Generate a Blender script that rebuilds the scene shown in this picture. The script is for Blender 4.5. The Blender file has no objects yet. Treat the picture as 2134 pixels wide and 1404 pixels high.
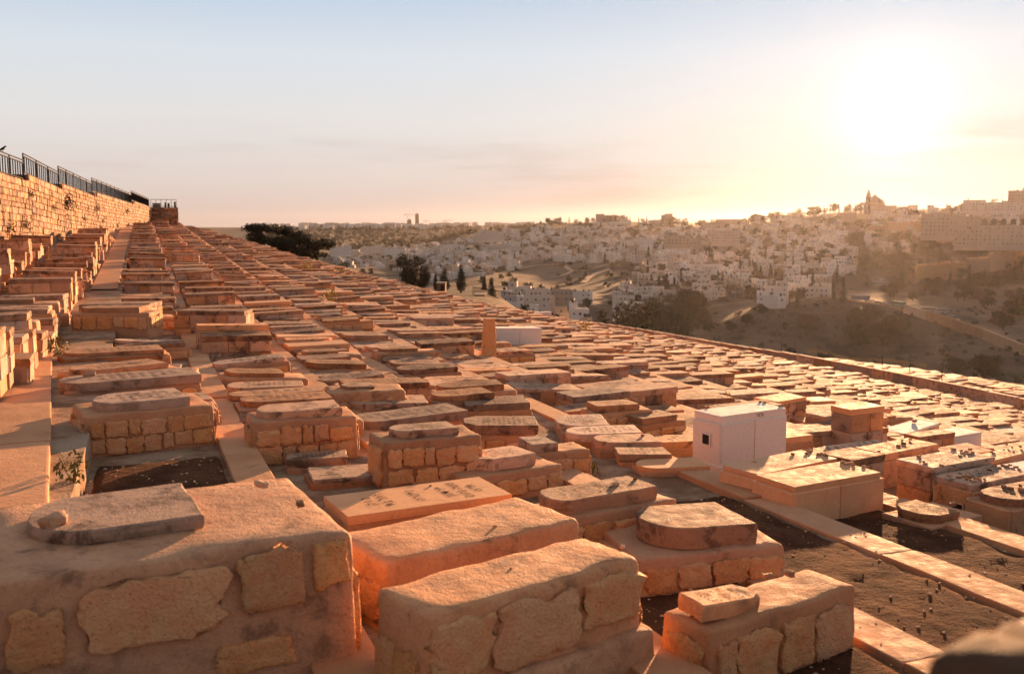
import bpy, bmesh, math, random
import numpy as np
from mathutils import Vector, Matrix, noise, Euler

# ------------------------------------------------------------------ camera, sky, sun, exposure
F, HY, CX, CY = 2075.0, 465.0, 1067.0, 702.0            # focal length and horizon of the 2134 x 1404 photograph
PITCH = math.atan((CY - HY) / F)
SUN_AZ, SUN_EL = math.radians(20.7), math.radians(5.7)
S = bpy.context.scene
cam = bpy.data.cameras.new('camera')
cam.sensor_width = 36.0
cam.lens = 36.0 * F / 2134.0
cam.clip_start, cam.clip_end = 0.05, 30000.0
cam.dof.use_dof = True
cam.dof.focus_distance = 17.0
cam.dof.aperture_fstop = 1.9
cam_ob = bpy.data.objects.new('camera', cam)
cam_ob.rotation_euler = (math.pi / 2 - PITCH, 0, 0)
S.collection.objects.link(cam_ob)
S.camera = cam_ob

SUN_DIR = Vector((math.sin(SUN_AZ) * math.cos(SUN_EL), math.cos(SUN_AZ) * math.cos(SUN_EL), math.sin(SUN_EL)))
sl = bpy.data.lights.new('sun', 'SUN')
sl.energy, sl.angle, sl.color = 5.0, math.radians(0.7), (1.0, 0.54, 0.26)
sun_ob = bpy.data.objects.new('sun', sl)
sun_ob.rotation_euler = SUN_DIR.to_track_quat('Z', 'Y').to_euler()
sun_ob.location = (60, 150, 90)
S.collection.objects.link(sun_ob)

world = bpy.data.worlds.new('World')
S.world = world
world.use_nodes = True
wt = world.node_tree
wt.nodes.clear()


def wn(t, **k):
    n = wt.nodes.new(t)
    for a, b in k.items():
        setattr(n, a, b)
    return n


def wmath(op, a, b=None, c=None, clamp=False):
    n = wn('ShaderNodeMath', operation=op, use_clamp=clamp)
    for i, v in enumerate((a, b, c)):
        if v is None:
            continue
        if hasattr(v, 'links'):
            wt.links.new(v, n.inputs[i])
        else:
            n.inputs[i].default_value = v
    return n.outputs[0]


def wmix(fac, a, b, mode='MIX'):
    n = wn('ShaderNodeMix', data_type='RGBA', blend_type=mode)
    for i, v in ((0, fac), (6, a), (7, b)):
        if hasattr(v, 'links'):
            wt.links.new(v, n.inputs[i])
        elif i == 0:
            n.inputs[i].default_value = v
        else:
            n.inputs[i].default_value = (*v, 1)
    return n.outputs[2]


sky = wn('ShaderNodeTexSky', sky_type='NISHITA', sun_disc=False)
sky.sun_elevation, sky.sun_rotation = SUN_EL, SUN_AZ
sky.altitude, sky.air_density, sky.dust_density, sky.ozone_density = 780, 1.0, 1.2, 1.0
tc = wn('ShaderNodeTexCoord')
sep = wn('ShaderNodeSeparateXYZ')
wt.links.new(tc.outputs['Generated'], sep.inputs[0])
elev = sep.outputs['Z']
# hand-set sky: pinker at the horizon, bluer above, overhead warmed for the fill light
ramp = wn('ShaderNodeValToRGB')
wt.links.new(wmath('MULTIPLY_ADD', elev, 1.0, 0.0, True), ramp.inputs[0])
cr = ramp.color_ramp
cr.elements[0].position, cr.elements[0].color = 0.0, (4.2, 3.1, 2.6, 1)
cr.elements[1].position, cr.elements[1].color = 1.0, (2.6, 2.5, 2.6, 1)
for pos, col in ((0.04, (4.6, 3.95, 3.65, 1)), (0.10, (4.8, 4.65, 4.55, 1)), (0.16, (4.4, 4.7, 5.05, 1)), (0.24, (2.9, 3.7, 4.75, 1)), (0.45, (2.9, 3.0, 3.3, 1))):
    e = cr.elements.new(pos)
    e.color = col
base = wmix(0.98, sky.outputs[0], ramp.outputs[0])
# glow of the hazy air round the sun
vd = wn('ShaderNodeVectorMath', operation='DOT_PRODUCT')
wt.links.new(tc.outputs['Generated'], vd.inputs[0])
vd.inputs[1].default_value = SUN_DIR
ang = wmath('ARCCOSINE', wmath('MINIMUM', vd.outputs['Value'], 1.0))
g1 = wmath('EXPONENT', wmath('MULTIPLY', wmath('POWER', wmath('DIVIDE', ang, 0.036), 1.3), -1.0))
g2 = wmath('EXPONENT', wmath('MULTIPLY', wmath('DIVIDE', ang, 0.16), -1.0))
glow = wmix(1.0, wmix(g1, (0, 0, 0), (3.6, 3.5, 3.3)), wmix(g2, (0, 0, 0), (.7, .55, .38)), 'ADD')
# the half of the sky away from the low sun is dimmer
dim = wn('ShaderNodeMapRange', interpolation_type='SMOOTHSTEP')
wt.links.new(vd.outputs['Value'], dim.inputs[0])
dim.inputs[1].default_value, dim.inputs[2].default_value = -0.7, 0.75
dim.inputs[3].default_value, dim.inputs[4].default_value = 0.6, 1.0
base = wmix(1.0, base, dim.outputs[0], 'MULTIPLY')
col = wmix(1.0, base, glow, 'ADD')
# low bands of thin cloud, all round the horizon
cmap = wn('ShaderNodeCombineXYZ')
azn = wmath('ARCTAN2', sep.outputs['X'], sep.outputs['Y'])
wt.links.new(wmath('MULTIPLY_ADD', azn, 3.4, 2.81), cmap.inputs[0])
wt.links.new(wmath('MULTIPLY_ADD', elev, 26.0, 2.2), cmap.inputs[1])
cn = wn('ShaderNodeTexNoise')
cn.inputs['Scale'].default_value, cn.inputs['Detail'].default_value = 1.15, 5.0
cn.inputs['Roughness'].default_value = 0.55
wt.links.new(cmap.outputs[0], cn.inputs['Vector'])
cr2 = wn('ShaderNodeMapRange', interpolation_type='SMOOTHSTEP')
cr2.inputs[1].default_value, cr2.inputs[2].default_value = 0.52, 0.68
wt.links.new(cn.outputs[0], cr2.inputs[0])
band = wn('ShaderNodeMapRange', interpolation_type='SMOOTHSTEP')
band.inputs[1].default_value, band.inputs[2].default_value = 0.115, 0.06
wt.links.new(elev, band.inputs[0])
cl = wmath('MULTIPLY', wmath('MULTIPLY', cr2.outputs[0], band.outputs[0]), 0.34)
def bank(a0, aw, e0, ew):
    q = wmath('ADD', wmath('POWER', wmath('DIVIDE', wmath('SUBTRACT', azn, a0), aw), 2.0), wmath('POWER', wmath('DIVIDE', wmath('SUBTRACT', elev, e0), ew), 2.0))
    return wmath('EXPONENT', wmath('MULTIPLY', q, -1.0))


soft = wn('ShaderNodeMapRange', interpolation_type='SMOOTHSTEP')
soft.inputs[1].default_value, soft.inputs[2].default_value = 0.36, 0.60
wt.links.new(cn.outputs[0], soft.inputs[0])
banks = wmath('ADD', wmath('MULTIPLY', bank(.44, .11, .074, .015), .62), wmath('MULTIPLY', bank(.07, .20, .036, .014), .26))
cl = wmath('ADD', wmath('MULTIPLY', cl, .6), wmath('MULTIPLY', banks, soft.outputs[0]), None, True)
col = wmix(cl, col, wmix(1.0, col, (0.62, 0.52, 0.50), 'MULTIPLY'))
bg = wn('ShaderNodeBackground')
bg.inputs['Strength'].default_value = 0.05
wt.links.new(col, bg.inputs['Color'])
wo = wn('ShaderNodeOutputWorld')
wt.links.new(bg.outputs[0], wo.inputs['Surface'])

vs = S.view_settings
vs.view_transform, vs.look, vs.gamma, vs.use_curve_mapping = 'Standard', 'None', 1.0, False
vs.exposure = 1.7
S.cycles.use_denoising = True
S.cycles.max_bounces = 6
S.cycles.diffuse_bounces = 3
S.cycles.volume_bounces = 0
S.cycles.sample_clamp_indirect = 8.0

rnd = random.Random(7)
COL = S.collection

# ------------------------------------------------------------------ pixels, rows, terrain
ROT = math.radians(20.3)                    # the rows of graves run away from the camera at this angle to the left
SR, CR = math.sin(ROT), math.cos(ROT)
CP, SP = math.cos(PITCH), math.sin(PITCH)


def uv2xy(u, v):
    return (-u * SR + v * CR, u * CR + v * SR)


def xy2uv(x, y):
    return (-x * SR + y * CR, x * CR + y * SR)


def ray(px, py):
    a, b = (px - CX) / F, -(py - CY) / F
    return Vector((a, CP + b * SP, b * CP - SP))


def hit_z(px, py, z):
    d = ray(px, py)
    return d * (z / d.z)


def px_z(y_fwd, py):                         # height at forward distance y that shows at pixel row py
    b = -(py - CY) / F
    return y_fwd * (b * CP - SP) / (CP + b * SP)


def sstep(a, b, x):
    t = np.clip((x - a) / (b - a), 0, 1)
    return t * t * (3 - 2 * t)


def hill(u, v):                              # smooth hillside under the graves
    u = np.asarray(u, float)
    v = np.asarray(v, float)
    vp = np.maximum(v, 0)
    z = -2.875 - .03 * np.clip(u, 0, 16) - .09 * sstep(16, 32, u) - .085 * v - .112 * .5 * ((v - 10) + np.sqrt((v - 10) ** 2 + 9))
    z = z + .031 * np.maximum(0, u - 29) * np.maximum(0, 1 - vp / 34)
    z = z - 2.2 * np.clip((u - 90) / 78, 0, 1) * (np.clip(v, 0, 66) / 66) ** 2
    return z + np.where(v < -2, .115 * (-2 - v), 0)


ROW0, PITCHV = 1.2, 2.25                     # paths lie at ROW0 + k * PITCHV


def lift(k):                                  # the terraces left of the broad path stand higher
    return .2 if k <= -2 else 0.0


def row_of(v):
    return math.floor((v - ROW0 - .24) / PITCHV)


def terr(u, v):
    k = row_of(v)
    return float(hill(u, ROW0 + PITCHV * k + 1.35)) + lift(k)


COLS = [-900, 0, 500, 700, 850, 1000, 1150, 1300, 1450, 1600, 1750, 1900, 2134, 2700]
TAB = [
    [(200, 470), (1000, 520), (3500, 500), (5000, 474), (9000, 474)],
    [(200, 470), (1000, 520), (3500, 500), (5000, 474), (9000, 474)],
    [(200, 495), (400, 525), (1000, 525), (2000, 515), (3500, 500), (5000, 474), (9000, 474)],
    [(220, 550), (400, 580), (1000, 585), (1500, 560), (2000, 545), (2500, 525), (3000, 520), (4000, 495), (5000, 471), (9000, 474)],
    [(230, 605), (400, 640), (800, 620), (1300, 590), (1800, 550), (2300, 516), (2800, 520), (3800, 500), (5000, 470), (9000, 473)],
    [(230, 630), (420, 602), (600, 615), (900, 600), (1300, 565), (1800, 525), (2300, 495), (2800, 484), (3600, 488), (5000, 471), (9000, 470)],
    [(230, 690), (400, 684), (550, 668), (650, 642), (800, 610), (1000, 600), (1300, 565), (1600, 530), (2000, 490), (2400, 464), (3000, 475), (9000, 467)],
    [(220, 725), (400, 722), (600, 682), (700, 650), (850, 615), (1050, 575), (1300, 545), (1700, 505), (2100, 475), (2300, 461), (3000, 470), (9000, 463)],
    [(200, 765), (350, 790), (490, 765), (550, 722), (620, 682), (700, 650), (850, 605), (1000, 570), (1200, 545), (1500, 505), (1900, 482), (2200, 470), (3000, 476), (9000, 463)],
    [(200, 790), (350, 815), (500, 790), (548, 755), (606, 655), (640, 640), (700, 632), (850, 600), (1050, 560), (1300, 520), (1600, 470), (1750, 460), (2500, 470), (9000, 466)],
    [(150, 790), (250, 762), (300, 764), (420, 815), (545, 800), (632, 635), (660, 617), (720, 612), (850, 580), (1050, 530), (1300, 485), (1550, 447), (1650, 441), (2200, 455), (9000, 464)],
    [(130, 818), (220, 790), (300, 790), (420, 830), (525, 805), (590, 690), (630, 645), (690, 633), (800, 600), (950, 560), (1150, 510), (1400, 456), (1550, 436), (2200, 446), (9000, 462)],
    [(110, 866), (180, 834), (260, 818), (380, 840), (470, 815), (545, 738), (580, 716), (640, 690), (740, 640), (850, 590), (1000, 540), (1200, 472), (1450, 422), (2000, 430), (9000, 460)],
    [(110, 900), (180, 860), (260, 840), (380, 850), (470, 830), (545, 745), (580, 720), (640, 690), (740, 640), (850, 590), (1000, 540), (1200, 472), (1450, 425), (2000, 430), (9000, 460)],
]
_AZ = np.array([math.atan((c - CX) / F) for c in COLS])
_DD = np.concatenate([np.linspace(20, 1000, 99), np.linspace(1020, 3000, 67), np.linspace(3100, 9000, 60)])
_ZT = np.zeros((len(COLS), len(_DD)))
for _i, _t in enumerate(TAB):
    _ds = np.array([t[0] for t in _t], float)
    _zs = np.array([px_z(t[0] * math.cos(_AZ[_i]), t[1]) for t in _t])
    _ZT[_i] = np.interp(_DD, _ds, _zs)
for _r in range(3):                          # soften the kinks
    _ZT[:, 1:-1] = (_ZT[:, :-2] + 2 * _ZT[:, 1:-1] + _ZT[:, 2:]) / 4


def bgz(az, d):
    az = np.clip(np.asarray(az, float), _AZ[0], _AZ[-1] - 1e-6)
    d = np.clip(np.asarray(d, float), _DD[0], _DD[-1] - 1e-3)
    i = np.clip(np.searchsorted(_AZ, az, 'right') - 1, 0, len(_AZ) - 2)
    j = np.clip(np.searchsorted(_DD, d, 'right') - 1, 0, len(_DD) - 2)
    t = (az - _AZ[i]) / (_AZ[i + 1] - _AZ[i])
    t = t * t * (3 - 2 * t)
    s = (d - _DD[j]) / (_DD[j + 1] - _DD[j])
    return (_ZT[i, j] * (1 - t) + _ZT[i + 1, j] * t) * (1 - s) + (_ZT[i, j + 1] * (1 - t) + _ZT[i + 1, j + 1] * t) * s


def wall_v(u):                               # line of the high retaining wall
    return -6.8 + (u - 57) * (8.2 / 93)


UEND, VEND = 166.0, 66.0


def bumps(x, y, d):
    a = np.sin(x * .021 + 1.3) * np.cos(y * .017 + .4) + .5 * np.sin(x * .061 + y * .043) + .3 * np.sin(x * .13 - y * .11 + 2)
    return a * np.clip((d - 380) / 900, 0, 1) * .8


def ground(x, y):
    x = np.asarray(x, float)
    y = np.asarray(y, float)
    u, v = -x * SR + y * CR, x * CR + y * SR
    d = np.hypot(x, y)
    az = np.arctan2(x, np.maximum(y, 1e-3))
    az = np.where(y <= 0, np.where(x > 0, 1.2, -1.2), az)
    zb = bgz(az, d) + bumps(x, y, d)
    zh = hill(np.clip(u, -30, UEND), np.clip(v, -9, VEND)) - .45
    out = np.maximum(np.maximum(u - UEND, v - VEND - 1.5), 0)
    w = sstep(0, 55, out)
    w2 = np.where(out > 0, 1.2, 0)
    return (zh - w2) * (1 - w) + zb * w


def drop(px, py, dmin=190.0, dmax=8500.0):   # where the line of sight of a pixel meets the ground beyond the cemetery
    r = ray(px, py)
    ts = np.concatenate([np.arange(dmin, 1200, 4.0), np.arange(1200, dmax, 14.0)])
    g = ground(r.x * ts, r.y * ts)
    below = np.nonzero(r.z * ts <= g)[0]
    t = ts[below[0]] if len(below) else dmax
    x, y = r.x * t, r.y * t
    return Vector((x, y, float(ground(x, y))))


def at_dist(px, d):
    a = math.atan((px - CX) / F)
    x, y = d * math.sin(a), d * math.cos(a)
    return Vector((x, y, float(ground(x, y))))


# ------------------------------------------------------------------ object helpers
def new_mesh(name, V, Fc, mats, mi=None, smooth=False):
    me = bpy.data.meshes.new(name)
    me.from_pydata([tuple(v) for v in V], [], [tuple(f) for f in Fc])
    for m in (mats if isinstance(mats, (list, tuple)) else [mats]):
        me.materials.append(m)
    if mi is not None:
        me.polygons.foreach_set('material_index', np.asarray(mi, dtype=np.int32))
    if smooth:
        me.polygons.foreach_set('use_smooth', np.ones(len(me.polygons), dtype=bool))
    me.update()
    return me


def ob(name, me, parent=None, loc=(0, 0, 0), rot=(0, 0, 0), scale=(1, 1, 1)):
    o = bpy.data.objects.new(name, me)
    COL.objects.link(o)
    o.parent = parent
    o.location, o.rotation_euler, o.scale = loc, rot, scale
    return o


def tag(o, label=None, cat=None, group=None, kind=None):
    if label:
        o['label'] = label
    if cat:
        o['category'] = cat
    if group:
        o['group'] = group
    if kind:
        o['kind'] = kind
    return o


class MB:
    def __init__(s):
        s.V, s.F, s.M, s.n = [], [], [], 0

    def add(s, V, Fc, mi=0, M=None):
        V = np.asarray(V, float)
        if M is not None:
            M = np.asarray(M)
            V = V @ M[:3, :3].T + M[:3, 3]
        s.V.append(V)
        n = s.n
        s.F.extend([tuple(i + n for i in f) for f in Fc])
        if isinstance(mi, int):
            s.M.extend([mi] * len(Fc))
        else:
            s.M.extend(mi)
        s.n += len(V)
        return s

    def box(s, cx, cy, cz, sx, sy, sz, mi=0, rz=0.0):
        V = np.array([(x, y, z) for x in (-.5, .5) for y in (-.5, .5) for z in (-.5, .5)]) * (sx, sy, sz)
        if rz:
            c, q = math.cos(rz), math.sin(rz)
            V = V @ np.array([[c, q, 0], [-q, c, 0], [0, 0, 1]])
        return s.add(V + (cx, cy, cz), BOXF, mi)

    def bar(s, a, b, w, h=None, mi=0, n=4):
        a, b = Vector(a), Vector(b)
        d = (b - a)
        q = d.to_track_quat('Z', 'X').to_matrix()
        h = h or w
        r = [(math.cos(2 * math.pi * (i + .5) / n), math.sin(2 * math.pi * (i + .5) / n)) for i in range(n)]
        k = .7071 if n == 4 else .5
        V = [a + q @ Vector((p[0] * w * k, p[1] * h * k, 0)) for p in r] + [b + q @ Vector((p[0] * w * k, p[1] * h * k, 0)) for p in r]
        Fc = [(i, (i + 1) % n, n + (i + 1) % n, n + i) for i in range(n)] + [tuple(range(n))[::-1], tuple(range(n, 2 * n))]
        return s.add(V, Fc, mi)

    def lathe(s, prof, n=10, mi=0, c=(0, 0, 0)):
        V, Fc = [], []
        for r, z in prof:
            V += [(c[0] + r * math.cos(2 * math.pi * i / n), c[1] + r * math.sin(2 * math.pi * i / n), c[2] + z) for i in range(n)]
        for j in range(len(prof) - 1):
            Fc += [(j * n + i, j * n + (i + 1) % n, (j + 1) * n + (i + 1) % n, (j + 1) * n + i) for i in range(n)]
        Fc += [tuple(range(n))[::-1], tuple(range((len(prof) - 1) * n, len(prof) * n))]
        return s.add(V, Fc, mi)

    def mesh(s, name, mats, smooth=False):
        return new_mesh(name, np.concatenate(s.V) if s.V else [], s.F, mats, s.M, smooth)


BOXF = [(0, 1, 3, 2), (4, 6, 7, 5), (0, 4, 5, 1), (2, 3, 7, 6), (0, 2, 6, 4), (1, 5, 7, 3)]


def nz(p, f, seed=0.0):
    return noise.noise_vector(Vector((p[0] * f + seed, p[1] * f + seed * 1.7, p[2] * f - seed)))


def rbox(L, W, H, r=.04, n=(6, 4, 4), amp=.01, freq=4.0, seed=0.0, taper=0.0, sag=0.0):
    """rounded, slightly uneven box standing on z = 0"""
    def cs(h, k):
        q = [-h, -h + r * .3, -h + r]
        q += [(-h + r) + (2 * h - 2 * r) * (i + 1) / (k + 1) for i in range(k)]
        return q + [h - r, h - r * .3, h]
    X, Y, Z = cs(L / 2, n[0]), cs(W / 2, n[1]), cs(H / 2, n[2])
    nx, ny, nzz = len(X) - 1, len(Y) - 1, len(Z) - 1
    idx, V, Fc = {}, [], []

    def vid(i, j, k):
        t = (i, j, k)
        if t not in idx:
            p = Vector((X[i], Y[j], Z[k]))
            q = Vector((min(max(p.x, -L / 2 + r), L / 2 - r), min(max(p.y, -W / 2 + r), W / 2 - r), min(max(p.z, -H / 2 + r), H / 2 - r)))
            d = p - q
            if d.length > 1e-9:
                p = q + d.normalized() * r
            if amp:
                p = p + nz(p, freq, seed) * amp + nz(p, freq * 3.7, seed + 5) * amp * .6
            f = 1 + taper * (.5 - (p.z / H + .5))
            p.x *= 1 + (f - 1) * W / L
            p.y *= f
            p.z += H / 2 - sag * (p.x / (L / 2)) * (p.z / H + .5)
            idx[t] = len(V)
            V.append(p)
        return idx[t]
    for a in range(nx):
        for b in range(ny):
            Fc.append((vid(a, b, 0), vid(a, b + 1, 0), vid(a + 1, b + 1, 0), vid(a + 1, b, 0)))
            Fc.append((vid(a, b, nzz), vid(a + 1, b, nzz), vid(a + 1, b + 1, nzz), vid(a, b + 1, nzz)))
    for a in range(nx):
        for c in range(nzz):
            Fc.append((vid(a, 0, c), vid(a + 1, 0, c), vid(a + 1, 0, c + 1), vid(a, 0, c + 1)))
            Fc.append((vid(a, ny, c), vid(a, ny, c + 1), vid(a + 1, ny, c + 1), vid(a + 1, ny, c)))
    for b in range(ny):
        for c in range(nzz):
            Fc.append((vid(0, b, c), vid(0, b, c + 1), vid(0, b + 1, c + 1), vid(0, b + 1, c)))
            Fc.append((vid(nx, b, c), vid(nx, b + 1, c), vid(nx, b + 1, c + 1), vid(nx, b, c + 1)))
    return V, Fc


def slab_vf(L, W, T, kind='rect', jit=.012, ch=.012, seed=0, seg=.18):
    """flat gravestone with worn rim; arched end at -x when kind is arch"""
    rg = random.Random(seed)
    pts = []

    def line(a, b):
        k = max(1, int(math.hypot(b[0] - a[0], b[1] - a[1]) / seg))
        for i in range(k):
            pts.append((a[0] + (b[0] - a[0]) * i / k, a[1] + (b[1] - a[1]) * i / k))
    hx, hy = L / 2, W / 2
    if kind == 'arch':
        ax = min(hy * rg.uniform(.75, 1.0), L * .45)
        line((-hx + ax, -hy), (hx, -hy))
        line((hx, -hy), (hx, hy))
        line((hx, hy), (-hx + ax, hy))
        m = max(5, int(3.1 * hy / seg))
        for i in range(m):
            t = math.pi / 2 + math.pi * i / m
            pts.append((-hx + ax + ax * math.cos(t), hy * math.sin(t)))
    elif kind == 'clip':
        c = min(hy * .6, .22)
        line((-hx + c, -hy), (hx, -hy))
        line((hx, -hy), (hx, hy))
        line((hx, hy), (-hx + c, hy))
        line((-hx + c, hy), (-hx, hy - c))
        line((-hx, hy - c), (-hx, -hy + c))
        line((-hx, -hy + c), (-hx + c, -hy))
    elif kind == 'broken':
        line((-hx, -hy), (hx * .8, -hy))
        pts += [(hx * .82, -hy * .9), (hx * .96, -hy * .45), (hx * .8, -hy * .1), (hx * 1.0, hy * .3), (hx * .86, hy * .75)]
        line((hx * .86, hy), (-hx * .9, hy))
        line((-hx * .9, hy), (-hx, -hy))
    else:
        line((-hx, -hy), (hx, -hy))
        line((hx, -hy), (hx, hy))
        line((hx, hy), (-hx, hy))
        line((-hx, hy), (-hx, -hy))
    n = len(pts)
    j1 = [(rg.uniform(-1, 1) * jit, rg.uniform(-1, 1) * jit) for _ in pts]
    V = []
    for z, ins, jf in ((0, .012, 1.6), (T * .45, 0, 1.3), (T - ch, .0, .7), (T, ch, .9)):
        for i, p in enumerate(pts):
            r = math.hypot(*p) or 1
            zz = z + (rg.uniform(-1, 1) * jit * .25 if 0 < z < T else 0)
            V.append((p[0] - ins * p[0] / r + j1[i][0] * jf + rg.uniform(-.4, .4) * jit, p[1] - ins * p[1] / r + j1[i][1] * jf, zz))
    Fc = []
    for j in range(3):
        Fc += [(j * n + i, j * n + (i + 1) % n, (j + 1) * n + (i + 1) % n, (j + 1) * n + i) for i in range(n)]
    Fc += [tuple(range(n))[::-1], tuple(range(3 * n, 4 * n))]
    return V, Fc


def cstone(seed, j=.07, ch=.10):
    """cheap pillowed block, unit size, outer face towards -y"""
    rg = random.Random(seed)
    c = [(-.5, -.5), (.5, -.5), (.5, .5), (-.5, .5)]
    jj = [(rg.uniform(-j, j), rg.uniform(-j, j)) for _ in c]
    V = []
    for y, s in ((.5, 1.0), (-.2, 1.0), (-.5, 1 - 2 * ch)):
        for (a, b), (p, q) in zip(c, jj):
            V.append(((a + p) * s, y + rg.uniform(-.12, .12) * (y < 0), (b + q) * s))
    Fc = [(3, 2, 1, 0), (8, 9, 10, 11)]
    for k in (0, 4):
        Fc += [(k + i, k + (i + 1) % 4, k + 4 + (i + 1) % 4, k + 4 + i) for i in range(4)]
    return V, Fc


# ------------------------------------------------------------------ materials
class NT:
    def __init__(s, name):
        s.m = bpy.data.materials.new(name)
        s.m.use_nodes = True
        s.t = s.m.node_tree
        s.t.nodes.clear()
        s.o = s.t.nodes.new('ShaderNodeOutputMaterial')
        s.b = s.t.nodes.new('ShaderNodeBsdfPrincipled')
        s.t.links.new(s.b.outputs[0], s.o.inputs[0])

    def put(s, sock, v):
        if hasattr(v, 'links'):
            s.t.links.new(v, sock)
        elif isinstance(v, (tuple, list)) and len(v) == 3 and sock.type == 'RGBA':
            sock.default_value = (*v, 1)
        else:
            sock.default_value = v

    def n(s, typ, **k):
        n = s.t.nodes.new(typ)
        for a, b in k.items():
            setattr(n, a, b)
        return n

    def math(s, op, a, b=0.0, clamp=False):
        n = s.n('ShaderNodeMath', operation=op, use_clamp=clamp)
        s.put(n.inputs[0], a)
        s.put(n.inputs[1], b)
        return n.outputs[0]

    def mix(s, f, a, b, mode='MIX'):
        n = s.n('ShaderNodeMix', data_type='RGBA', blend_type=mode)
        s.put(n.inputs[0], f)
        s.put(n.inputs[6], a)
        s.put(n.inputs[7], b)
        return n.outputs[2]

    def pos(s):
        return s.n('ShaderNodeNewGeometry').outputs['Position']

    def noise(s, vec, scale, detail=5.0, rough=.6, out=0, dist=0.0):
        n = s.n('ShaderNodeTexNoise')
        s.put(n.inputs['Vector'], vec)
        n.inputs['Scale'].default_value, n.inputs['Detail'].default_value = scale, detail
        n.inputs['Roughness'].default_value = rough
        n.inputs['Distortion'].default_value = dist
        return n.outputs[out]

    def rng(s, v, a, b, c=0.0, d=1.0):
        n = s.n('ShaderNodeMapRange', interpolation_type='SMOOTHSTEP')
        s.put(n.inputs[0], v)
        for i, q in enumerate((a, b, c, d)):
            n.inputs[i + 1].default_value = q
        return n.outputs[0]

    def bump(s, h, strength, dist=.02, normal=None):
        n = s.n('ShaderNodeBump')
        n.inputs['Strength'].default_value, n.inputs['Distance'].default_value = strength, dist
        s.put(n.inputs['Height'], h)
        if normal is not None:
            s.put(n.inputs['Normal'], normal)
        return n.outputs[0]

    def rand(s):
        a = s.n('ShaderNodeObjectInfo').outputs['Random']
        b = s.n('ShaderNodeNewGeometry').outputs['Random Per Island']
        return s.math('FRACT', s.math('ADD', a, b))

    def end(s, colour, rough=.85, normal=None, spec=.3):
        s.put(s.b.inputs['Base Color'], colour)
        s.put(s.b.inputs['Roughness'], rough)
        s.b.inputs['Specular IOR Level'].default_value = spec
        if normal is not None:
            s.put(s.b.inputs['Normal'], normal)
        return s.m


def stone_mat(name, c1, c2, stain=(.07, .04, .025), st=(.56, .72), var=.35, big=2.2, bump=.5, rough=.85, pits=True, fine=45.0, spec=.25, bd=.02):
    c1, c2 = [(min(.8, a[0] * 1.22), min(.7, a[1] * .92), min(.62, a[2] * .65)) for a in (c1, c2)]
    t = NT(name)
    p = t.pos()
    r = t.rand()
    c = t.mix(t.rng(t.noise(p, big, 6, .62), .32, .68), c1, c2)
    c = t.mix(t.math('MULTIPLY', t.math('FRACT', t.math('MULTIPLY', r, 7.31)), min(.62, var * 1.4)), c, tuple((c1[0] + c2[0]) * q for q in (.44, .37, .32)))
    c = t.mix(1.0, c, t.mix(r, (1 - var,) * 3, (1 + var * .55, 1 + var * .5, 1 + var * .42)), 'MULTIPLY')
    c = t.mix(t.rng(t.noise(p, 28, 4, .7), .45, .75, 0, .35), c, t.mix(1.0, c, (.55, .47, .42), 'MULTIPLY'))
    sm = t.math('MULTIPLY', t.rng(t.noise(p, 3.3, 9, .68, 0, .4), *st), t.rng(t.noise(p, .9, 2), .35, .6, .25, 1.0))
    c = t.mix(t.math('MULTIPLY', sm, .8), c, stain)
    h = t.math('ADD', t.noise(p, fine, 6, .65), t.math('MULTIPLY', t.noise(p, 9, 4, .6), 1.6))
    if pits:
        v = t.n('ShaderNodeTexVoronoi')
        t.put(v.inputs['Vector'], p)
        v.inputs['Scale'].default_value = 38.0
        h = t.math('ADD', h, t.rng(v.outputs['Distance'], .05, .3, 0, .5))
    return t.end(c, t.rng(t.noise(p, 6), .3, .7, rough - .12, min(1, rough + .1)), t.bump(h, bump, bd), spec)


M = {}
M['rubble'] = stone_mat('rubble_limestone', (.66, .345, .165), (.74, .46, .26), st=(.60, .76), var=.16, big=5.0, bump=.9, bd=.03)
M['mortar'] = stone_mat('old_mortar', (.37, .215, .13), (.47, .29, .185), (.10, .055, .035), (.56, .74), .22, 1.6, .55)
M['slab'] = stone_mat('weathered_slab', (.46, .275, .17), (.57, .37, .245), (.075, .042, .026), (.47, .61), .48, 2.0, .6)
M['dslab'] = stone_mat('dark_stained_slab', (.29, .155, .085), (.42, .255, .155), (.05, .028, .018), (.45, .60), .3, 2.6, .8)
M['ashlar'] = stone_mat('cut_limestone', (.47, .285, .175), (.58, .38, .25), (.075, .042, .026), (.49, .63), .42, 2.6, .5)
M['plaster'] = stone_mat('smooth_plaster', (.45, .265, .165), (.57, .37, .25), (.17, .09, .05), (.50, .68), .14, 2.4, .75, pits=True, fine=30.0)
M['white'] = stone_mat('white_limestone', (.80, .84, 1.0), (.84, .90, 1.1), (.32, .21, .14), (.62, .80), .08, 2.5, .12, .85, pits=False)
M['beige'] = stone_mat('polished_beige_stone', (.58, .37, .24), (.65, .435, .295), (.24, .13, .075), (.60, .78), .12, 3.0, .15, .8, pits=False)
M['wall'] = stone_mat('golden_wall_stone', (.31, .175, .085), (.43, .265, .14), (.12, .06, .03), (.48, .66), .6, 1.6, 1.0)
M['path'] = stone_mat('path_concrete', (.43, .26, .16), (.53, .345, .23), (.20, .115, .07), (.56, .76), .14, 1.1, .4, pits=False)
M['ink'] = stone_mat('carved_letter', (.07, .04, .026), (.11, .065, .042), var=.1, bump=.1, pits=False)  # flat letters; shade of the carved grooves is put into the colour
M['chalk'] = stone_mat('pale_letter', (.82, .70, .58), (.86, .76, .66), (.8, .7, .6), var=.05, bump=.05, pits=False)
M['pebble'] = stone_mat('visit_pebble', (.30, .17, .10), (.50, .33, .21), st=(.7, .9), var=.5, bump=.4)
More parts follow.
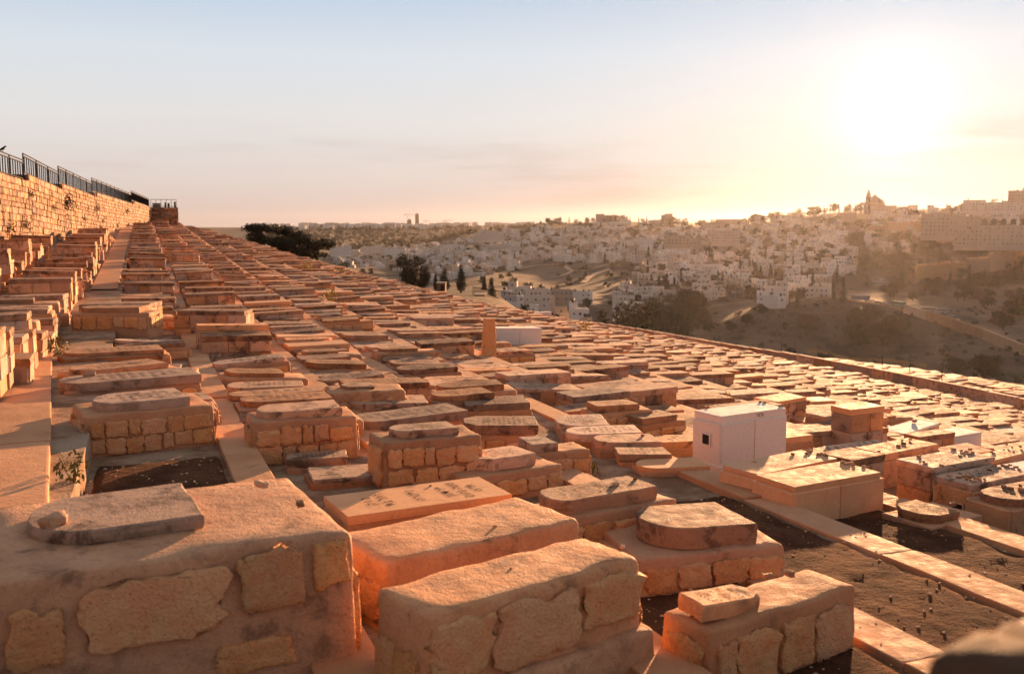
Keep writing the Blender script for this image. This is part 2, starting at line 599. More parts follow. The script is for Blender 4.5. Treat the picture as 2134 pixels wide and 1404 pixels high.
M['grit'] = stone_mat('pale_grit', (.44, .29, .18), (.68, .53, .40), st=(.7, .9), var=.5, bump=.4)


def simple(name, c, rough=.7, metal=0.0, spec=.4, var=0.0):
    t = NT(name)
    col = c
    if var:
        col = t.mix(t.rand(), tuple(x * (1 - var) for x in c), tuple(min(.9, x * (1 + var)) for x in c))
    m = t.end(col, rough, None, spec)
    t.b.inputs['Metallic'].default_value = metal
    return m


M['iron'] = simple('painted_iron', (.022, .017, .014), .85, 0, .1)
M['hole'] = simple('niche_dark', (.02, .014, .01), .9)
M['crow'] = simple('black_feathers', (.012, .011, .012), .55)


def soil_mat():
    t = NT('brown_soil')
    p = t.pos()
    c = t.mix(t.rng(t.noise(p, 1.7, 6, .65), .35, .65), (.10, .042, .022), (.20, .088, .044))
    c = t.mix(t.rng(t.noise(p, 26, 5, .7), .60, .74), c, (.33, .18, .105))
    h = t.math('ADD', t.noise(p, 30, 7, .7), t.math('MULTIPLY', t.noise(p, 7, 5, .6), 2.5))
    return t.end(c, 1.0, t.bump(h, 1.0, .07), .05)


def terrace_mat():
    t = NT('dusty_ground')
    p = t.pos()
    c = t.mix(t.rng(t.noise(p, .9, 7, .65), .38, .62), (.24, .13, .07), (.46, .32, .22))
    c = t.mix(t.rng(t.noise(p, 24, 5, .7), .5, .72, 0, .6), c, (.15, .08, .045))
    h = t.math('ADD', t.noise(p, 30, 7, .7), t.math('MULTIPLY', t.noise(p, 6, 5, .6), 2.0))
    return t.end(c, .95, t.bump(h, .8, .04), .15)


def hills_mat():
    t = NT('dry_hillside')
    p = t.pos()
    c = t.mix(t.rng(t.noise(p, .012, 7, .62), .38, .62), (.10, .068, .044), (.19, .135, .092))
    c = t.mix(t.rng(t.noise(p, .035, 6, .7), .50, .66), c, (.055, .042, .027))
    c = t.mix(t.rng(t.noise(p, .5, 6, .7), .5, .75, 0, .6), c, (.25, .185, .135))
    w = t.n('ShaderNodeTexWave', wave_type='BANDS', bands_direction='Z')
    t.put(w.inputs['Vector'], p)
    w.inputs['Scale'].default_value, w.inputs['Distortion'].default_value = .11, 3.5
    w.inputs['Detail'].default_value = 3.0
    c = t.mix(t.rng(w.outputs['Fac'], .6, .95, 0, .10), c, (.26, .2, .15))
    h = t.math('ADD', t.noise(p, .35, 8, .7), t.math('MULTIPLY', t.noise(p, .06, 5, .6), 3.0))
    return t.end(c, .95, t.bump(h, .8, 2.5), .1)


M['soil'], M['terrace'], M['hills'] = soil_mat(), terrace_mat(), hills_mat()


def leaf_mat(name, c1, c2):
    t = NT(name)
    return t.end(t.mix(t.rand(), c1, c2), .65, None, .2)


M['pine'] = leaf_mat('pine_needles', (.020, .019, .009), (.060, .050, .020))
M['cypress'] = leaf_mat('cypress_leaves', (.016, .020, .011), (.042, .044, .020))
M['olive'] = leaf_mat('olive_leaves', (.030, .028, .013), (.075, .060, .028))
M['caper'] = leaf_mat('caper_leaves', (.05, .035, .012), (.11, .08, .025))
M['weed'] = leaf_mat('yellow_weed', (.30, .20, .03), (.50, .36, .05))
M['grassy'] = leaf_mat('green_weed', (.10, .09, .02), (.18, .15, .04))
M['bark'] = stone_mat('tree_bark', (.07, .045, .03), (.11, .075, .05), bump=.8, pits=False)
# ------------------------------------------------------------------ ground sheet, terraces, paths
def build_ground():
    az = np.concatenate([np.linspace(-math.pi, -.62, 22), np.linspace(-.60, .62, 330), np.linspace(.64, math.pi, 22)[:-1]])
    dd = np.concatenate([np.linspace(1.5, 150, 50), np.linspace(153, 420, 70), np.linspace(425, 1200, 120), np.linspace(1212, 2600, 80), np.geomspace(2640, 9000, 26)])
    A, D = np.meshgrid(az, dd, indexing='ij')
    X, Y = D * np.sin(A), D * np.cos(A)
    Z = ground(X, Y)
    nA, nD = A.shape
    V = np.stack([X, Y, Z], -1).reshape(-1, 3)
    V = np.vstack([V, [[0, 0, float(ground(0, 0.1))]]])
    Fc = []
    for i in range(nA):
        i2 = (i + 1) % nA
        for j in range(nD - 1):
            Fc.append((i * nD + j, i2 * nD + j, i2 * nD + j + 1, i * nD + j + 1)[::-1])
        Fc.append((i2 * nD, i * nD, nA * nD)[::-1])
    me = new_mesh('ground', V, Fc, M['hills'], None, True)
    tag(ob('ground', me), kind='structure')


build_ground()

KMIN, KMAX = -4, 28
UGRID = np.concatenate([np.arange(-5, 40, 1.0), np.arange(40, UEND + 2, 3.0)])
PATHW = {-2: (.95, .05)}                      # the wide path on the left


def zk(k, u):
    return hill(u, ROW0 + PITCHV * k + 1.35) + lift(k)


for k in range(KMIN, KMAX + 1):
    v0, v1 = ROW0 + PITCHV * k + .24, ROW0 + PITCHV * (k + 1) + .24
    zz = zk(k, UGRID)
    zn = zk(k + 1, UGRID) - .5
    V, Fc = [], []
    for j, u in enumerate(UGRID):
        va = v0
        if k < 0:
            va = max(v0 - .3, min(wall_v(u) + .1, v1 - .2)) if u > 5 else v0
        vm = (va + v1) / 2
        V += [(*uv2xy(u, va), zz[j]), (*uv2xy(u, vm), zz[j] + .03 * math.sin(u * 1.3 + k)), (*uv2xy(u, v1), zz[j]), (*uv2xy(u, v1 + .03), min(zn[j], zz[j] - .05))]
    for j in range(len(UGRID) - 1):
        for q in range(3):
            a = j * 4 + q
            Fc.append((a, a + 1, a + 5, a + 4))
    tag(ob('terrace', new_mesh('terrace', V, Fc, M['terrace'])), kind='structure')

PATH_SLABS = [new_mesh('path_slab', *rbox(1, 1, 1, .03, (4, 3, 1), .012, 3, i), M['path'], None, False) for i in range(6)]
for k in range(-2, KMAX):
    vc = ROW0 + PITCHV * (k + 1)
    wl, wr = PATHW.get(k, (.22, .27))
    far = []
    po = bpy.data.objects.new('path', None)
    COL.objects.link(po)
    tag(po, kind='structure')
    u = -2.0
    rg = random.Random(100 + k)
    while u < 44:
        ln = rg.uniform(1.8, 4.0)
        um = u + ln / 2
        x, y = uv2xy(um, vc)
        if math.hypot(x, y) < 44 and wall_v(um) + .4 < vc and u + ln < 44 and not (6.2 < vc < 12.5 and um < 7.0):
            z0, z1 = float(zk(k, u)), float(zk(k, u + ln))
            drift = 0
            if k == -2:
                drift = -max(0, min(1.3, (um - 11) * .075))
            xx, yy = uv2xy(um, vc + (wr - wl) / 2 + drift)
            o = ob('path_slab', rg.choice(PATH_SLABS), po, (xx, yy, (z0 + z1) / 2 - .32 + rg.uniform(-.015, .02)),
                   (0, -math.atan2(z1 - z0, ln), ROT + math.pi / 2 + (.075 if k == -2 and 11 < um < 28 else 0)), (ln - .015, wl + wr + rg.uniform(-.012, .012), .40))
        u += ln
    V, Fc = [], []
    us = [q for q in UGRID if q >= 42]
    for q in us:
        z = float(zk(k, q))
        ok = wall_v(q) + .3 < vc
        V += [(*uv2xy(q, vc - wl), z + .05), (*uv2xy(q, vc + wr), z + .05), (*uv2xy(q, vc + wr + .01), z - .4)]
    for j in range(len(us) - 1):
        if wall_v(us[j]) + .3 < vc:
            Fc += [(j * 3, j * 3 + 1, j * 3 + 4, j * 3 + 3), (j * 3 + 1, j * 3 + 2, j * 3 + 5, j * 3 + 4)]
    if Fc:
        ob('path_strip', new_mesh('path_strip', V, Fc, M['path']), po)

# bare soil plots between the graves
SOIL = [(4.6, 11.3, 8.22, 9.95), (4.2, 12.0, 5.96, 7.70), (4.6, 10.3, 10.48, 12.2), (4.4, 8.2, 3.75, 5.45), (8.9, 14.6, -.75, .96), (13.2, 14.8, 3.72, 5.44), (4.5, 9.0, 12.75, 14.5)]
for (u0, u1, v0, v1) in SOIL:
    nu, nv = int((u1 - u0) / .09), int((v1 - v0) / .09)
    V, Fc = [], []
    for i in range(nu + 1):
        for j in range(nv + 1):
            u, v = u0 + (u1 - u0) * i / nu, v0 + (v1 - v0) * j / nv
            e = min(i, j, nu - i, nv - j)
            h = .05 + .035 * noise.noise(Vector((u * 1.6, v * 1.6, 0))) + .02 * noise.noise(Vector((u * 6, v * 6, 3)))
            V.append((*uv2xy(u, v), terr(u, v) + (h if e else -.05)))
    for i in range(nu):
        for j in range(nv):
            a = i * (nv + 1) + j
            Fc.append((a, a + 1, a + nv + 2, a + nv + 1))
    tag(ob('soil', new_mesh('soil', V, Fc, M['soil'], None, True)), kind='structure')
gv = MB()
gv_t = [rbox(1, .7, .5, .2, (0, 0, 0), .08, 2, i) for i in range(3)]
for (u0, u1, v0, v1) in SOIL:
    for i in range(int((u1 - u0) * (v1 - v0) * 42)):
        u, v = rnd.uniform(u0 - .1, u1 + .1), rnd.uniform(v0 - .15, v1 + .3)
        s = .010 + .034 * rnd.random() ** 4
        t = gv_t[i % 3]
        Mx = Matrix.Translation((*uv2xy(u, v), terr(u, v) + .05 + .035 * noise.noise(Vector((u * 1.6, v * 1.6, 0))) + .02 * noise.noise(Vector((u * 6, v * 6, 3))) - s * .15)) @ Euler((rnd.uniform(-.4, .4), rnd.uniform(-.4, .4), rnd.uniform(0, 6.3))).to_matrix().to_4x4() @ Matrix.Scale(s, 4)
        gv.add(t[0], t[1], 0, Mx)
for i in range(900):                          # loose grit on the other strips near by
    u, v = rnd.uniform(4, 16), rnd.uniform(-1, 13)
    s = .006 + .02 * rnd.random() ** 3
    t = gv_t[i % 3]
    Mx = Matrix.Translation((*uv2xy(u, v), terr(u, v) + .01)) @ Euler((0, 0, rnd.uniform(0, 6.3))).to_matrix().to_4x4() @ Matrix.Scale(s, 4)
    gv.add(t[0], t[1], 0, Mx)
tag(ob('gravel', gv.mesh('gravel', M['grit'])), 'loose pale gravel scattered over the brown soil plots', 'gravel', kind='stuff')

# ------------------------------------------------------------------ lettering
def text_mesh(lines, key='ink', size=1.0, gap=1.0):
    cu = bpy.data.curves.new('lettering', 'FONT')
    cu.body = '\n'.join(s[::-1] for s in lines)          # right-to-left script
    cu.align_x = 'CENTER'
    cu.size, cu.space_line, cu.resolution_u = size, gap, 1
    o = bpy.data.objects.new('lettering', cu)
    COL.objects.link(o)
    dg = bpy.context.evaluated_depsgraph_get()
    dg.update()
    me = bpy.data.meshes.new_from_object(o.evaluated_get(dg))
    bpy.data.objects.remove(o)
    me.materials.clear()
    me.materials.append(M[key])
    n = len(me.vertices)
    co = np.zeros(n * 3)
    me.vertices.foreach_get('co', co)
    co = co.reshape(-1, 3)
    lo, hi = co.min(0), co.max(0)
    c = (co - lo) / np.maximum(hi - lo, 1e-6) - .5
    # glyph x -> +y of the slab, glyph up -> -x of the slab; unit block
    out = np.stack([-c[:, 1], c[:, 0], np.zeros(n)], -1)
    me.vertices.foreach_set('co', out.reshape(-1))
    me.update()
    return me


HEB = 'אבגדהוזחטיכלמנסעפצקרשת'


def heb_line(rg, n):
    s = ''
    w = rg.randint(2, 5)
    while len(s) < n:
        s += rg.choice(HEB)
        w -= 1
        if w == 0 and len(s) < n - 1:
            s += ' '
            w = rg.randint(2, 5)
    return s


OLD_TEXT, NEW_TEXT = [], []
for i in range(7):
    rg = random.Random(40 + i)
    OLD_TEXT.append(text_mesh(['פ נ'] + [heb_line(rg, rg.randint(9, 13)) for _ in range(rg.randint(5, 8))] + ['ת נ צ ב ה'], 'ink', 1, 1.05))
for i in range(2):
    rg = random.Random(70 + i)
    NEW_TEXT.append(text_mesh(['פ נ'] + [heb_line(rg, rg.randint(10, 16)) for _ in range(7)] + ['ת נ צ ב ה'], 'chalk', 1, 1.15))

# ------------------------------------------------------------------ tombs
STONE_LO = [new_mesh('stone', *cstone(i), M['rubble']) for i in range(10)]
STONE_HI = []
for i in range(10):
    V, Fc = rbox(1, 1, 1, .13, (6, 0, 6), .13, 2.6, i * 3.1)
    STONE_HI.append(new_mesh('stone', [(p[0], p[1], p[2] - .5) for p in V], Fc, M['rubble'], None, True))
BLOCK_LO = [new_mesh('block', *cstone(50 + i, .012, .03), M['ashlar']) for i in range(8)]
BLOCK_WH = [new_mesh('block', *cstone(60 + i, .003, .015), M['white']) for i in range(3)]
BLOCK_BE = [new_mesh('block', *cstone(65 + i, .003, .015), M['beige']) for i in range(3)]


def face_pieces(rg, ln, h, style, two):
    """(x centre, z centre, width, height) of the stones on one face of length ln, height h"""
    out = []
    if style == 'rubble':
        rows = 2 if (h > .52 and two) else 1
        z = .04
        for r in range(rows):
            hh = (h - .08) / rows
            x = -ln / 2 + .03
            while x < ln / 2 - .10:
                w = rg.uniform(.2, .5) if rows == 1 else rg.uniform(.16, .38)
                if x + w > ln / 2 - .2:
                    w = ln / 2 - .03 - x
                f = rg.uniform(.78, 1.0)
                out.append((x + w / 2, z + hh / 2 + rg.uniform(-.02, .02), w - .03, hh * f))
                x += w
            z += hh
    else:
        rows = max(1, round(h / .34))
        hh = h / rows
        for r in range(rows):
            k = max(1, round(ln / rg.uniform(.42, .62)))
            cuts = [-ln / 2] + sorted(-ln / 2 + ln * (i + rg.uniform(-.18, .18)) / k for i in range(1, k)) + [ln / 2]
            for a, b in zip(cuts, cuts[1:]):
                out.append(((a + b) / 2, r * hh + hh / 2, b - a - .016, hh - .016))
    return out


def tomb_parts(sp, seed, det):
    rg = random.Random(seed)
    st = sp['style']
    parts = []
    x0, x1, y0, y1, h = sp['body']
    L, W = x1 - x0, y1 - y0
    cx, cy = (x0 + x1) / 2, (y0 + y1) / 2
    sink = sp.get('sink', .28)
    if st in ('rubble', 'plaster'):
        n = (14, 6, 6) if det == 2 else (3, 1, 2)
        key = 'plaster' if st == 'plaster' else 'mortar'
        r = min(.06 if st == 'plaster' else .04, h * .3, W * .2)
        me = new_mesh('base', *rbox(L, W, h + sink, r, n, .02 if det == 2 else .016, 2.6, seed * .37, sp.get('taper', .05)), M[key], None, det == 2 or st == 'plaster')
    elif st == 'low':
        me = new_mesh('base', *rbox(L, W, h + sink, .02, (2, 1, 0), .012, 3, seed * .37), M['mortar'])
    else:
        me = new_mesh('base', *rbox(L - .03, W - .03, h + sink, .012, (0, 0, 0), 0), M['mortar'])
    kids = []
    if st in ('rubble', 'ashlar', 'white', 'beige') or (st == 'plaster' and sp.get('stones')):
        lib = {'rubble': STONE_HI if det == 2 else STONE_LO, 'plaster': STONE_HI, 'ashlar': BLOCK_LO, 'white': BLOCK_WH, 'beige': BLOCK_BE}[st]
        nm = 'stone' if st in ('rubble', 'plaster') else 'block'
        fs = 'rubble' if st in ('rubble', 'plaster') else 'ashlar'
        th = .10 if fs == 'rubble' else .06
        out = .036 if fs == 'rubble' else .015
        hh = h - sp.get('cap', .06 if fs == 'rubble' else 0)
        faces = [(0, L, y0), (2, L, y1)] if det else [(0, L, y0)]
        faces += [(1, W, x1), (3, W, x0)]
        for fi, ln, q in faces:
            if sp.get('pieces') and fi == 0:
                pcs = sp['pieces']
            elif st in ('white', 'beige'):
                k = 2 if ln > 1.2 else 1
                pcs = [(-ln / 2 + ln * (i + .5) / k, hh / 2, ln / k - .006, hh) for i in range(k)]
            else:
                pcs = face_pieces(rg, ln - (.06 if fs == 'rubble' else 0), hh, fs, fi in (0, 2))
            for (a, z, w, hz) in pcs:
                th2 = th * rg.uniform(.9, 1.25)
                off = out + (rg.uniform(-.006, .012) if fs == 'rubble' else rg.uniform(-.003, .003)) - th2 / 2
                loc = {0: (cx + a, y0 - off, z), 2: (cx - a, y1 + off, z), 1: (x1 + off, cy + a, z), 3: (x0 - off, cy - a, z)}[fi]
                if fi in (0, 2):
                    loc = (loc[0], (y0 - off) if fi == 0 else (y1 + off), z)
                kids.append((nm, rg.choice(lib), (loc[0], loc[1], z + sink), (0, rg.uniform(-.03, .03) if fs == 'rubble' else 0, {0: 0, 1: math.pi / 2, 2: math.pi, 3: -math.pi / 2}[fi]), (w, th2, hz), []))
    parts.append(('base', me, (cx, cy, -sink), (0, 0, 0), (1, 1, 1), [(k[0], k[1], (k[2][0] - cx, k[2][1] - cy, k[2][2]), *k[3:]) for k in kids]))
    if sp.get('slab'):
        a0, a1, b0, b1, T, kind, mk = sp['slab']
        sl_, sw = a1 - a0, b1 - b0
        crisp = mk in ('white', 'beige')
        jit = .0015 if crisp else (.011 if det == 2 else .014)
        me = new_mesh('slab', *slab_vf(sl_, sw, T, kind, jit, .006 if crisp else .014, seed, .5 if crisp and kind == 'rect' else (.12 if det == 2 else .2)), M[mk])
        ch = []
        tx = sp.get('text')
        if tx:
            tm = rg.choice(OLD_TEXT if tx == 'old' else NEW_TEXT) if isinstance(tx, str) else tx
            lf = .62 if tx != 'new' else .42
            ch = [('inscription', tm, (sl_ * .03, 0, T + .004), (0, 0, 0), (sl_ * rg.uniform(lf, lf + .15), sw * .74, 1), [])]
        parts.append(('slab', me, ((a0 + a1) / 2, (b0 + b1) / 2, h + sp.get('gap', -.005)), (rg.uniform(-.02, .02) if not crisp else 0, sp.get('tilt', rg.uniform(-.02, .03) if not crisp else 0), 0), (1, 1, 1), ch))
    return parts


def place(parts, parent):
    for nm, me, loc, rot, sc, kids in parts:
        o = ob(nm, me, parent, loc, rot, sc)
        for k in kids:
            ob(k[0], k[1], o, k[2], k[3], k[4])


def tomb(name, loc, rz, parts, label, group=None, cat='tomb', tilt=(0, 0)):
    e = bpy.data.objects.new(name, None)
    COL.objects.link(e)
    e.empty_display_size = .3
    e.location, e.rotation_euler = loc, (tilt[0], tilt[1], rz)
    tag(e, label, cat, group)
    place(parts, e)
    return e


FOOT = []                                     # occupied places (u, v, half width, half length)
HERO = {}


def hero(key, A, B, C, far, H, label, style='rubble', rect='slab', ext=(.1, .15, .07, .07), T=.11, kind='arch', mk='slab', text='old', det=2, name='tomb', slabfrac=None, **kw):
    """a tomb from three corners of its flat top in the photograph: near left, near right and one far corner"""
    zt = -2.2
    for _ in range(12):
        a, b, c = hit_z(*A, zt), hit_z(*B, zt), hit_z(*C, zt)
        d = (b - a).normalized()
        p = Vector((-d.y, d.x, 0))
        W = (c - a).dot(p)
        L = (b - a).length
        W = min(max(W, .5), 1.0 if L < 2.2 or H < .99 else 2.0)
        m = (a + b) / 2 + p * W / 2
        u, v = xy2uv(m.x, m.y)
        zg = terr(u, v)
        zt = zt * .4 + (zg + H) * .6
    rz = math.atan2(d.y, d.x)
    if rect == 'slab':
        body = (-L / 2 - ext[0], L / 2 + ext[1], -W / 2 - ext[2], W / 2 + ext[3], H - T)
        slab = (-L / 2, L / 2, -W / 2, W / 2, T, kind, mk)
    else:
        body = (-L / 2, L / 2, -W / 2, W / 2, H)
        slab = None
        if slabfrac:
            q = slabfrac
            slab = (-L / 2 + L * q[0], -L / 2 + L * q[1], -W / 2 + W * q[2], -W / 2 + W * q[3], T, kind, mk)
    sp = dict(style=style, body=body, slab=slab, text=text if slab else None, **kw)
    e = tomb(name, (m.x, m.y, zg), rz, tomb_parts(sp, sum(map(ord, label)), det), label)
    FOOT.append((u, v, W / 2 + .1, (body[1] - body[0]) / 2 + .05))
    HERO[key] = (e, zt + (T if rect != 'slab' and slab else 0), zt, L, W, rz)
    print('hero', key, 'L %.2f W %.2f u %.1f v %.1f' % (L, W, u, v))
    return e


H4_TEXT = text_mesh(['ב ז ק', 'רחל בת', '', 'נפטרה', '', 'פרידמן', 'משה נחום', 'תרצו'], 'ink', 1, 1.1)
H7_TEXT = text_mesh(['אברהם', 'בן יצחק', 'תנצבה'], 'ink', 1, 1.0)

PC1 = [(-.88, .62, .30, .34), (-.19, .68, .82, .42), (.57, .76, .44, .38), (.98, .80, .24, .32), (.45, .25, .5, .22)]
hero('front_left', (-40, 1222), (743, 1108), (620, 985), 'r', 1.0, 'big mortared tomb with rough orange stones and a plain round-ended slab, rocks on top', 'plaster', 'body', T=.10, kind='arch', text=None, slabfrac=(.12, .60, .30, .86), stones=True, pieces=PC1, cap=.2, taper=.06, mk='slab')
hero('front_mid', (889, 1288), (1342, 1160), (801, 1216), 'l', .85, 'long plain tomb with rounded plaster top and no slab on a stepped plinth', 'plaster', 'body', text=None, stones=True, cap=.22, taper=.08, pieces=[(-.68, .60, .48, .36), (-.05, .57, .70, .40), (.65, .60, .56, .34)])
hero('second', (801, 1175), (1214, 1080), (1108, 1023), 'r', .62, 'plain rounded plaster tomb wedged between the inscribed plate and the stepped tomb', 'plaster', 'body', text=None, stones=True, cap=.16)
hero('plate', (724, 1075), (1067, 1028), (1013, 990), 'r', .38, 'smooth flat rectangular plate with a few short lines of carved lettering', 'low', 'slab', ext=(.0, .0, -.02, -.02), T=.10, kind='rect', mk="beige", text=H4_TEXT, name="grave_plate")
hero('cracked_top', (1160, 1046), (1370, 1010), (1318, 988), 'r', .78, 'stone tomb under a thick round-ended slab carved all over, two pebbles lying on it', ext=(.15, .22, .1, .1), T=.16)
hero('half_disc', (1372, 1108), (1577, 1088), (1490, 1040), 'r', .62, 'low tomb carrying a very thick pale half-round stone', ext=(.25, .28, .1, .15), T=.22, text=None, mk='slab')
hero('fragment', (1481, 1318), (1787, 1218), (1712, 1171), 'r', .58, 'rough stone tomb with a broken fragment of lettered headstone set in its mortar', 'rubble', 'body', slabfrac=(.02, .42, .20, .8), kind='broken', T=.13, text=H7_TEXT, tilt=.10)
hero('twin_back', (1581, 987), (1745, 953), (1505, 967), 'l', .60, 'modern beige box tomb with faint lettering, pressed against its lower twin', 'beige', ext=(.03, .03, .02, .02), T=.09, kind='rect', mk='beige', text='new')
hero('twin_front', (1656, 1013), (1836, 982), (1761, 958), 'r', .60, 'modern beige box tomb with white lettering beside the bare soil', 'beige', ext=(.03, .03, .03, .03), T=.09, kind='rect', mk='beige', text='new')
hero('white_tall', (1503, 867), (1638, 849), (1455, 853), 'l', 1.0, 'tall bright white tomb with a square dark niche in its end', 'white', ext=(.01, .01, .01, .01), T=.14, kind='rect', mk='white', text=None)
hero('round_beside_white', (1543, 922), (1694, 905), (1641, 889), 'r', .45, 'wide smooth round-ended slab on rough base leaning against the tall white tomb', ext=(.1, .02, .03, .03), T=.12, mk='beige', text=None)
hero('pebbled_a', (1944, 974), (2075, 952), (1870, 954), 'l', .72, 'panelled box tomb with overhanging dark-edged lid and pebbles, facing the twin beige tombs', 'ashlar', ext=(-.02, -.02, -.02, -.02), T=.10, kind='rect', mk='slab', text='old')
hero('pebbled_b', (2027, 1009), (2150, 986), (1953, 987), 'l', .62, 'box tomb with a square niche in its end and many pebbles on its lid', 'ashlar', ext=(.0, .0, .0, .0), T=.12, kind='rect', mk='slab', text='old')
hero('pebbled_c', (2110, 1044), (2250, 1018), (2078, 1010), 'l', .60, 'panelled tomb under a dark round-ended lid beside the niche tomb', 'ashlar', ext=(.05, .05, .03, .03), T=.12, kind='arch', mk='dslab', text=None)
hero('low_broken', (1941, 1078), (2001, 1063), (1863, 1049), 'l', .22, 'low broken inscribed slab tilted on a flat concrete bed next to the soil', 'low', ext=(.05, .45, .05, .05), T=.12, kind='clip', mk='slab')
hero('wide_flat', (1779, 960), (1846, 945), (1713, 941), 'l', .60, 'wide plain box tomb right behind the twin beige tombs', 'ashlar', ext=(-.02, .0, -.02, -.02), T=.11, kind='rect', mk='slab', text=None)
hero('wide_flat_b', (1846, 947), (1958, 922), (1901, 908), 'r', .62, 'long pale lid with dark chipped rim and scattered pebbles behind the panelled tomb', 'ashlar', ext=(0, 0, 0, 0), T=.12, kind='rect', mk='slab')
hero('edge_lid', (2075, 951), (2170, 928), (2047, 940), 'l', .6, 'pale lid dotted with pebbles behind the niche tomb', 'ashlar', ext=(0, 0, 0, 0), T=.09, kind='rect', mk='beige')
hero('pale_a', (1887, 897), (1958, 875), (1853, 883), 'l', .42, 'pale low slab with one dark oval pebble next to two other bright slabs', 'ashlar', ext=(0, 0, 0, 0), T=.08, kind='rect', mk='white', text=None)
hero('dark_lid', (1916, 908), (1991, 897), (1953, 891), 'r', .5, 'dark brown thick lid lying in front of the bright low slabs', 'ashlar', ext=(-.03, -.03, 0, 0), T=.13, kind='rect', mk='dslab', text=None)
hero('pale_box', (1990, 906), (2046, 897), (1981, 889), 'l', .5, 'bright square-cornered box tomb at the end of the dark brown lid', 'white', ext=(0, 0, 0, 0), T=.08, kind='rect', mk='white', text=None)
hero('tall_pale', (1773, 853), (1844, 845), (1739, 843), 'l', .95, 'tall block tomb with a smooth bright lid beyond the white niche tomb', 'ashlar', ext=(-.02, -.02, 0, 0), T=.14, kind='rect', mk='beige', text=None)
hero('pink_slab', (1719, 867), (1779, 858), (1680, 858), 'l', .5, 'plain thick slab in front of the tall block tomb with bright lid', 'rubble', ext=(0, 0, 0, 0), T=.13, kind='rect', mk='slab', text=None)
hero('bright_lid', (1622, 836), (1681, 826), (1585, 825), 'l', .62, 'bright lid on dark block base behind the white niche tomb', 'ashlar', ext=(0, 0, 0, 0), T=.10, kind='rect', mk='beige', text=None)
# left rows
hero('left_arch', (205, 843), (396, 826), (385, 805), 'r', .78, 'stone tomb with large squared stones and a thick arched inscribed slab between two paths', ext=(.22, .34, .12, .1), T=.14)
hero('left_arch_b', (539, 859), (712, 848), (703, 832), 'r', .80, 'tall mortared tomb with one long jagged stone below a plain arched slab', ext=(.12, .22, .12, .1), T=.13, text=None)
hero('left_long', (128, 800), (419, 779), (385, 762), 'r', .62, 'extra long arched slab with widely spaced carved lines and a loose stone on it', ext=(-.05, 0, -.03, 0), T=.16)
hero('left_c', (164, 774), (351, 756), (349, 741), 'r', .62, 'arched inscribed slab on mortar between two longer arched slabs', 'plaster', ext=(.1, .25, .05, .05), T=.10)
hero('left_d', (133, 738), (342, 727), (341, 715), 'r', .56, 'thick arched slab on a pale mortared base with flaring foot', 'plaster', ext=(.05, .15, .08, .05), T=.12)
hero('left_e', (132, 724), (336, 711), (333, 699), 'r', .48, 'wide rectangular slab covered by rows of big carved letters, weeds at its edge', 'low', ext=(0, 0, 0, 0), T=.14, kind='rect')
hero('left_f', (159, 668), (291, 668), (285, 657), 'r', .66, 'thick arched slab on crumbling rubble below the tall cut-block tomb', ext=(.12, .28, .05, .05), T=.16, text=None)
hero('left_ashlar', (164, 633), (313, 633), (318, 619), 'r', 1.05, 'tall tomb of squared blocks with dark stained lid edge beside the broad path', 'ashlar', ext=(-.0, .0, -.01, -.01), T=.13, kind='rect', mk='slab', text=None)
hero('left_ashlar_b', (369, 648), (509, 648), (509, 632), 'r', .95, 'long box tomb of smooth blocks with a dark pitted inscribed lid', 'ashlar', ext=(.1, .02, -.01, -.01), T=.12, kind='rect', mk='dslab')
# middle rows
hero('mid_arch_a', (722, 843), (893, 837), (876, 820), 'r', .42, 'pale arched slab with clear carved lines set low next to a longer dark one', 'plaster', ext=(.02, .02, 0, 0), T=.14)
hero('mid_arch_b', (762, 880), (977, 853), (944, 838), 'r', .46, 'long round-ended slab with deep carved lines beside the pale low arched slab', 'plaster', ext=(.02, .02, 0, 0), T=.16, mk='slab')
hero('mid_arch_c', (822, 900), (955, 889), (949, 876), 'r', .76, 'short round-ended slab mortared on a tall base of golden stones', ext=(.2, .3, .15, .12), T=.11)
hero('mid_plaster', (682, 820), (847, 813), (828, 792), 'r', .6, 'rounded plaster tomb with a small half-buried oval slab on top', 'plaster', 'body', slabfrac=(.20, .62, .35, .9), T=.06, text=None, stones=True, cap=.12)
hero('mid_slab_d', (596, 958), (724, 952), (700, 938), 'r', .22, 'small dark-edged lettered slab lying in front of the tall mortared tomb', 'low', ext=(0, 0, 0, 0), T=.13, kind='rect')
hero('mid_flat_e', (650, 1000), (812, 985), (790, 962), 'r', .14, 'thin cracked slab lying flat on soil by the inscribed plate', 'low', ext=(0, .25, 0, 0), T=.07, kind='broken', text=None)
hero('mid_clip', (1000, 960), (1118, 944), (1085, 924), 'r', .55, 'clipped-corner inscribed slab on a wide low plinth with yellow weeds', ext=(.35, .35, .15, .1), T=.17, kind='clip')
hero('mid_dark', (966, 886), (1122, 884), (1099, 865), 'r', .55, 'thick blackened slab with carved lines on dark stones', ext=(-.02, -.02, 0, 0), T=.16, kind='clip', mk='dslab')
hero('mid_small', (1108, 925), (1162, 920), (1143, 905), 'r', .5, 'short cracked stone block standing on a mortar step', ext=(.1, .55, .05, .05), T=.15, kind='rect', text=None)
hero('mid_tilt', (1165, 886), (1272, 884), (1212, 857), 'r', .3, 'dark arched slab turned askew at the edge of the narrow path', 'low', ext=(-.05, -.05, 0, 0), T=.14, mk='slab')
hero('mid_arch_d', (1185, 905), (1341, 902), (1313, 884), 'r', .3, 'broad round-ended slab with dense carving behind a shorter smooth one', 'low', ext=(-.03, -.03, 0, 0), T=.14)
hero('mid_arch_e', (1246, 922), (1377, 918), (1344, 902), 'r', .3, 'smooth round-ended slab holding one small dark pebble', 'low', ext=(-.03, -.03, 0, 0), T=.15, text=None)
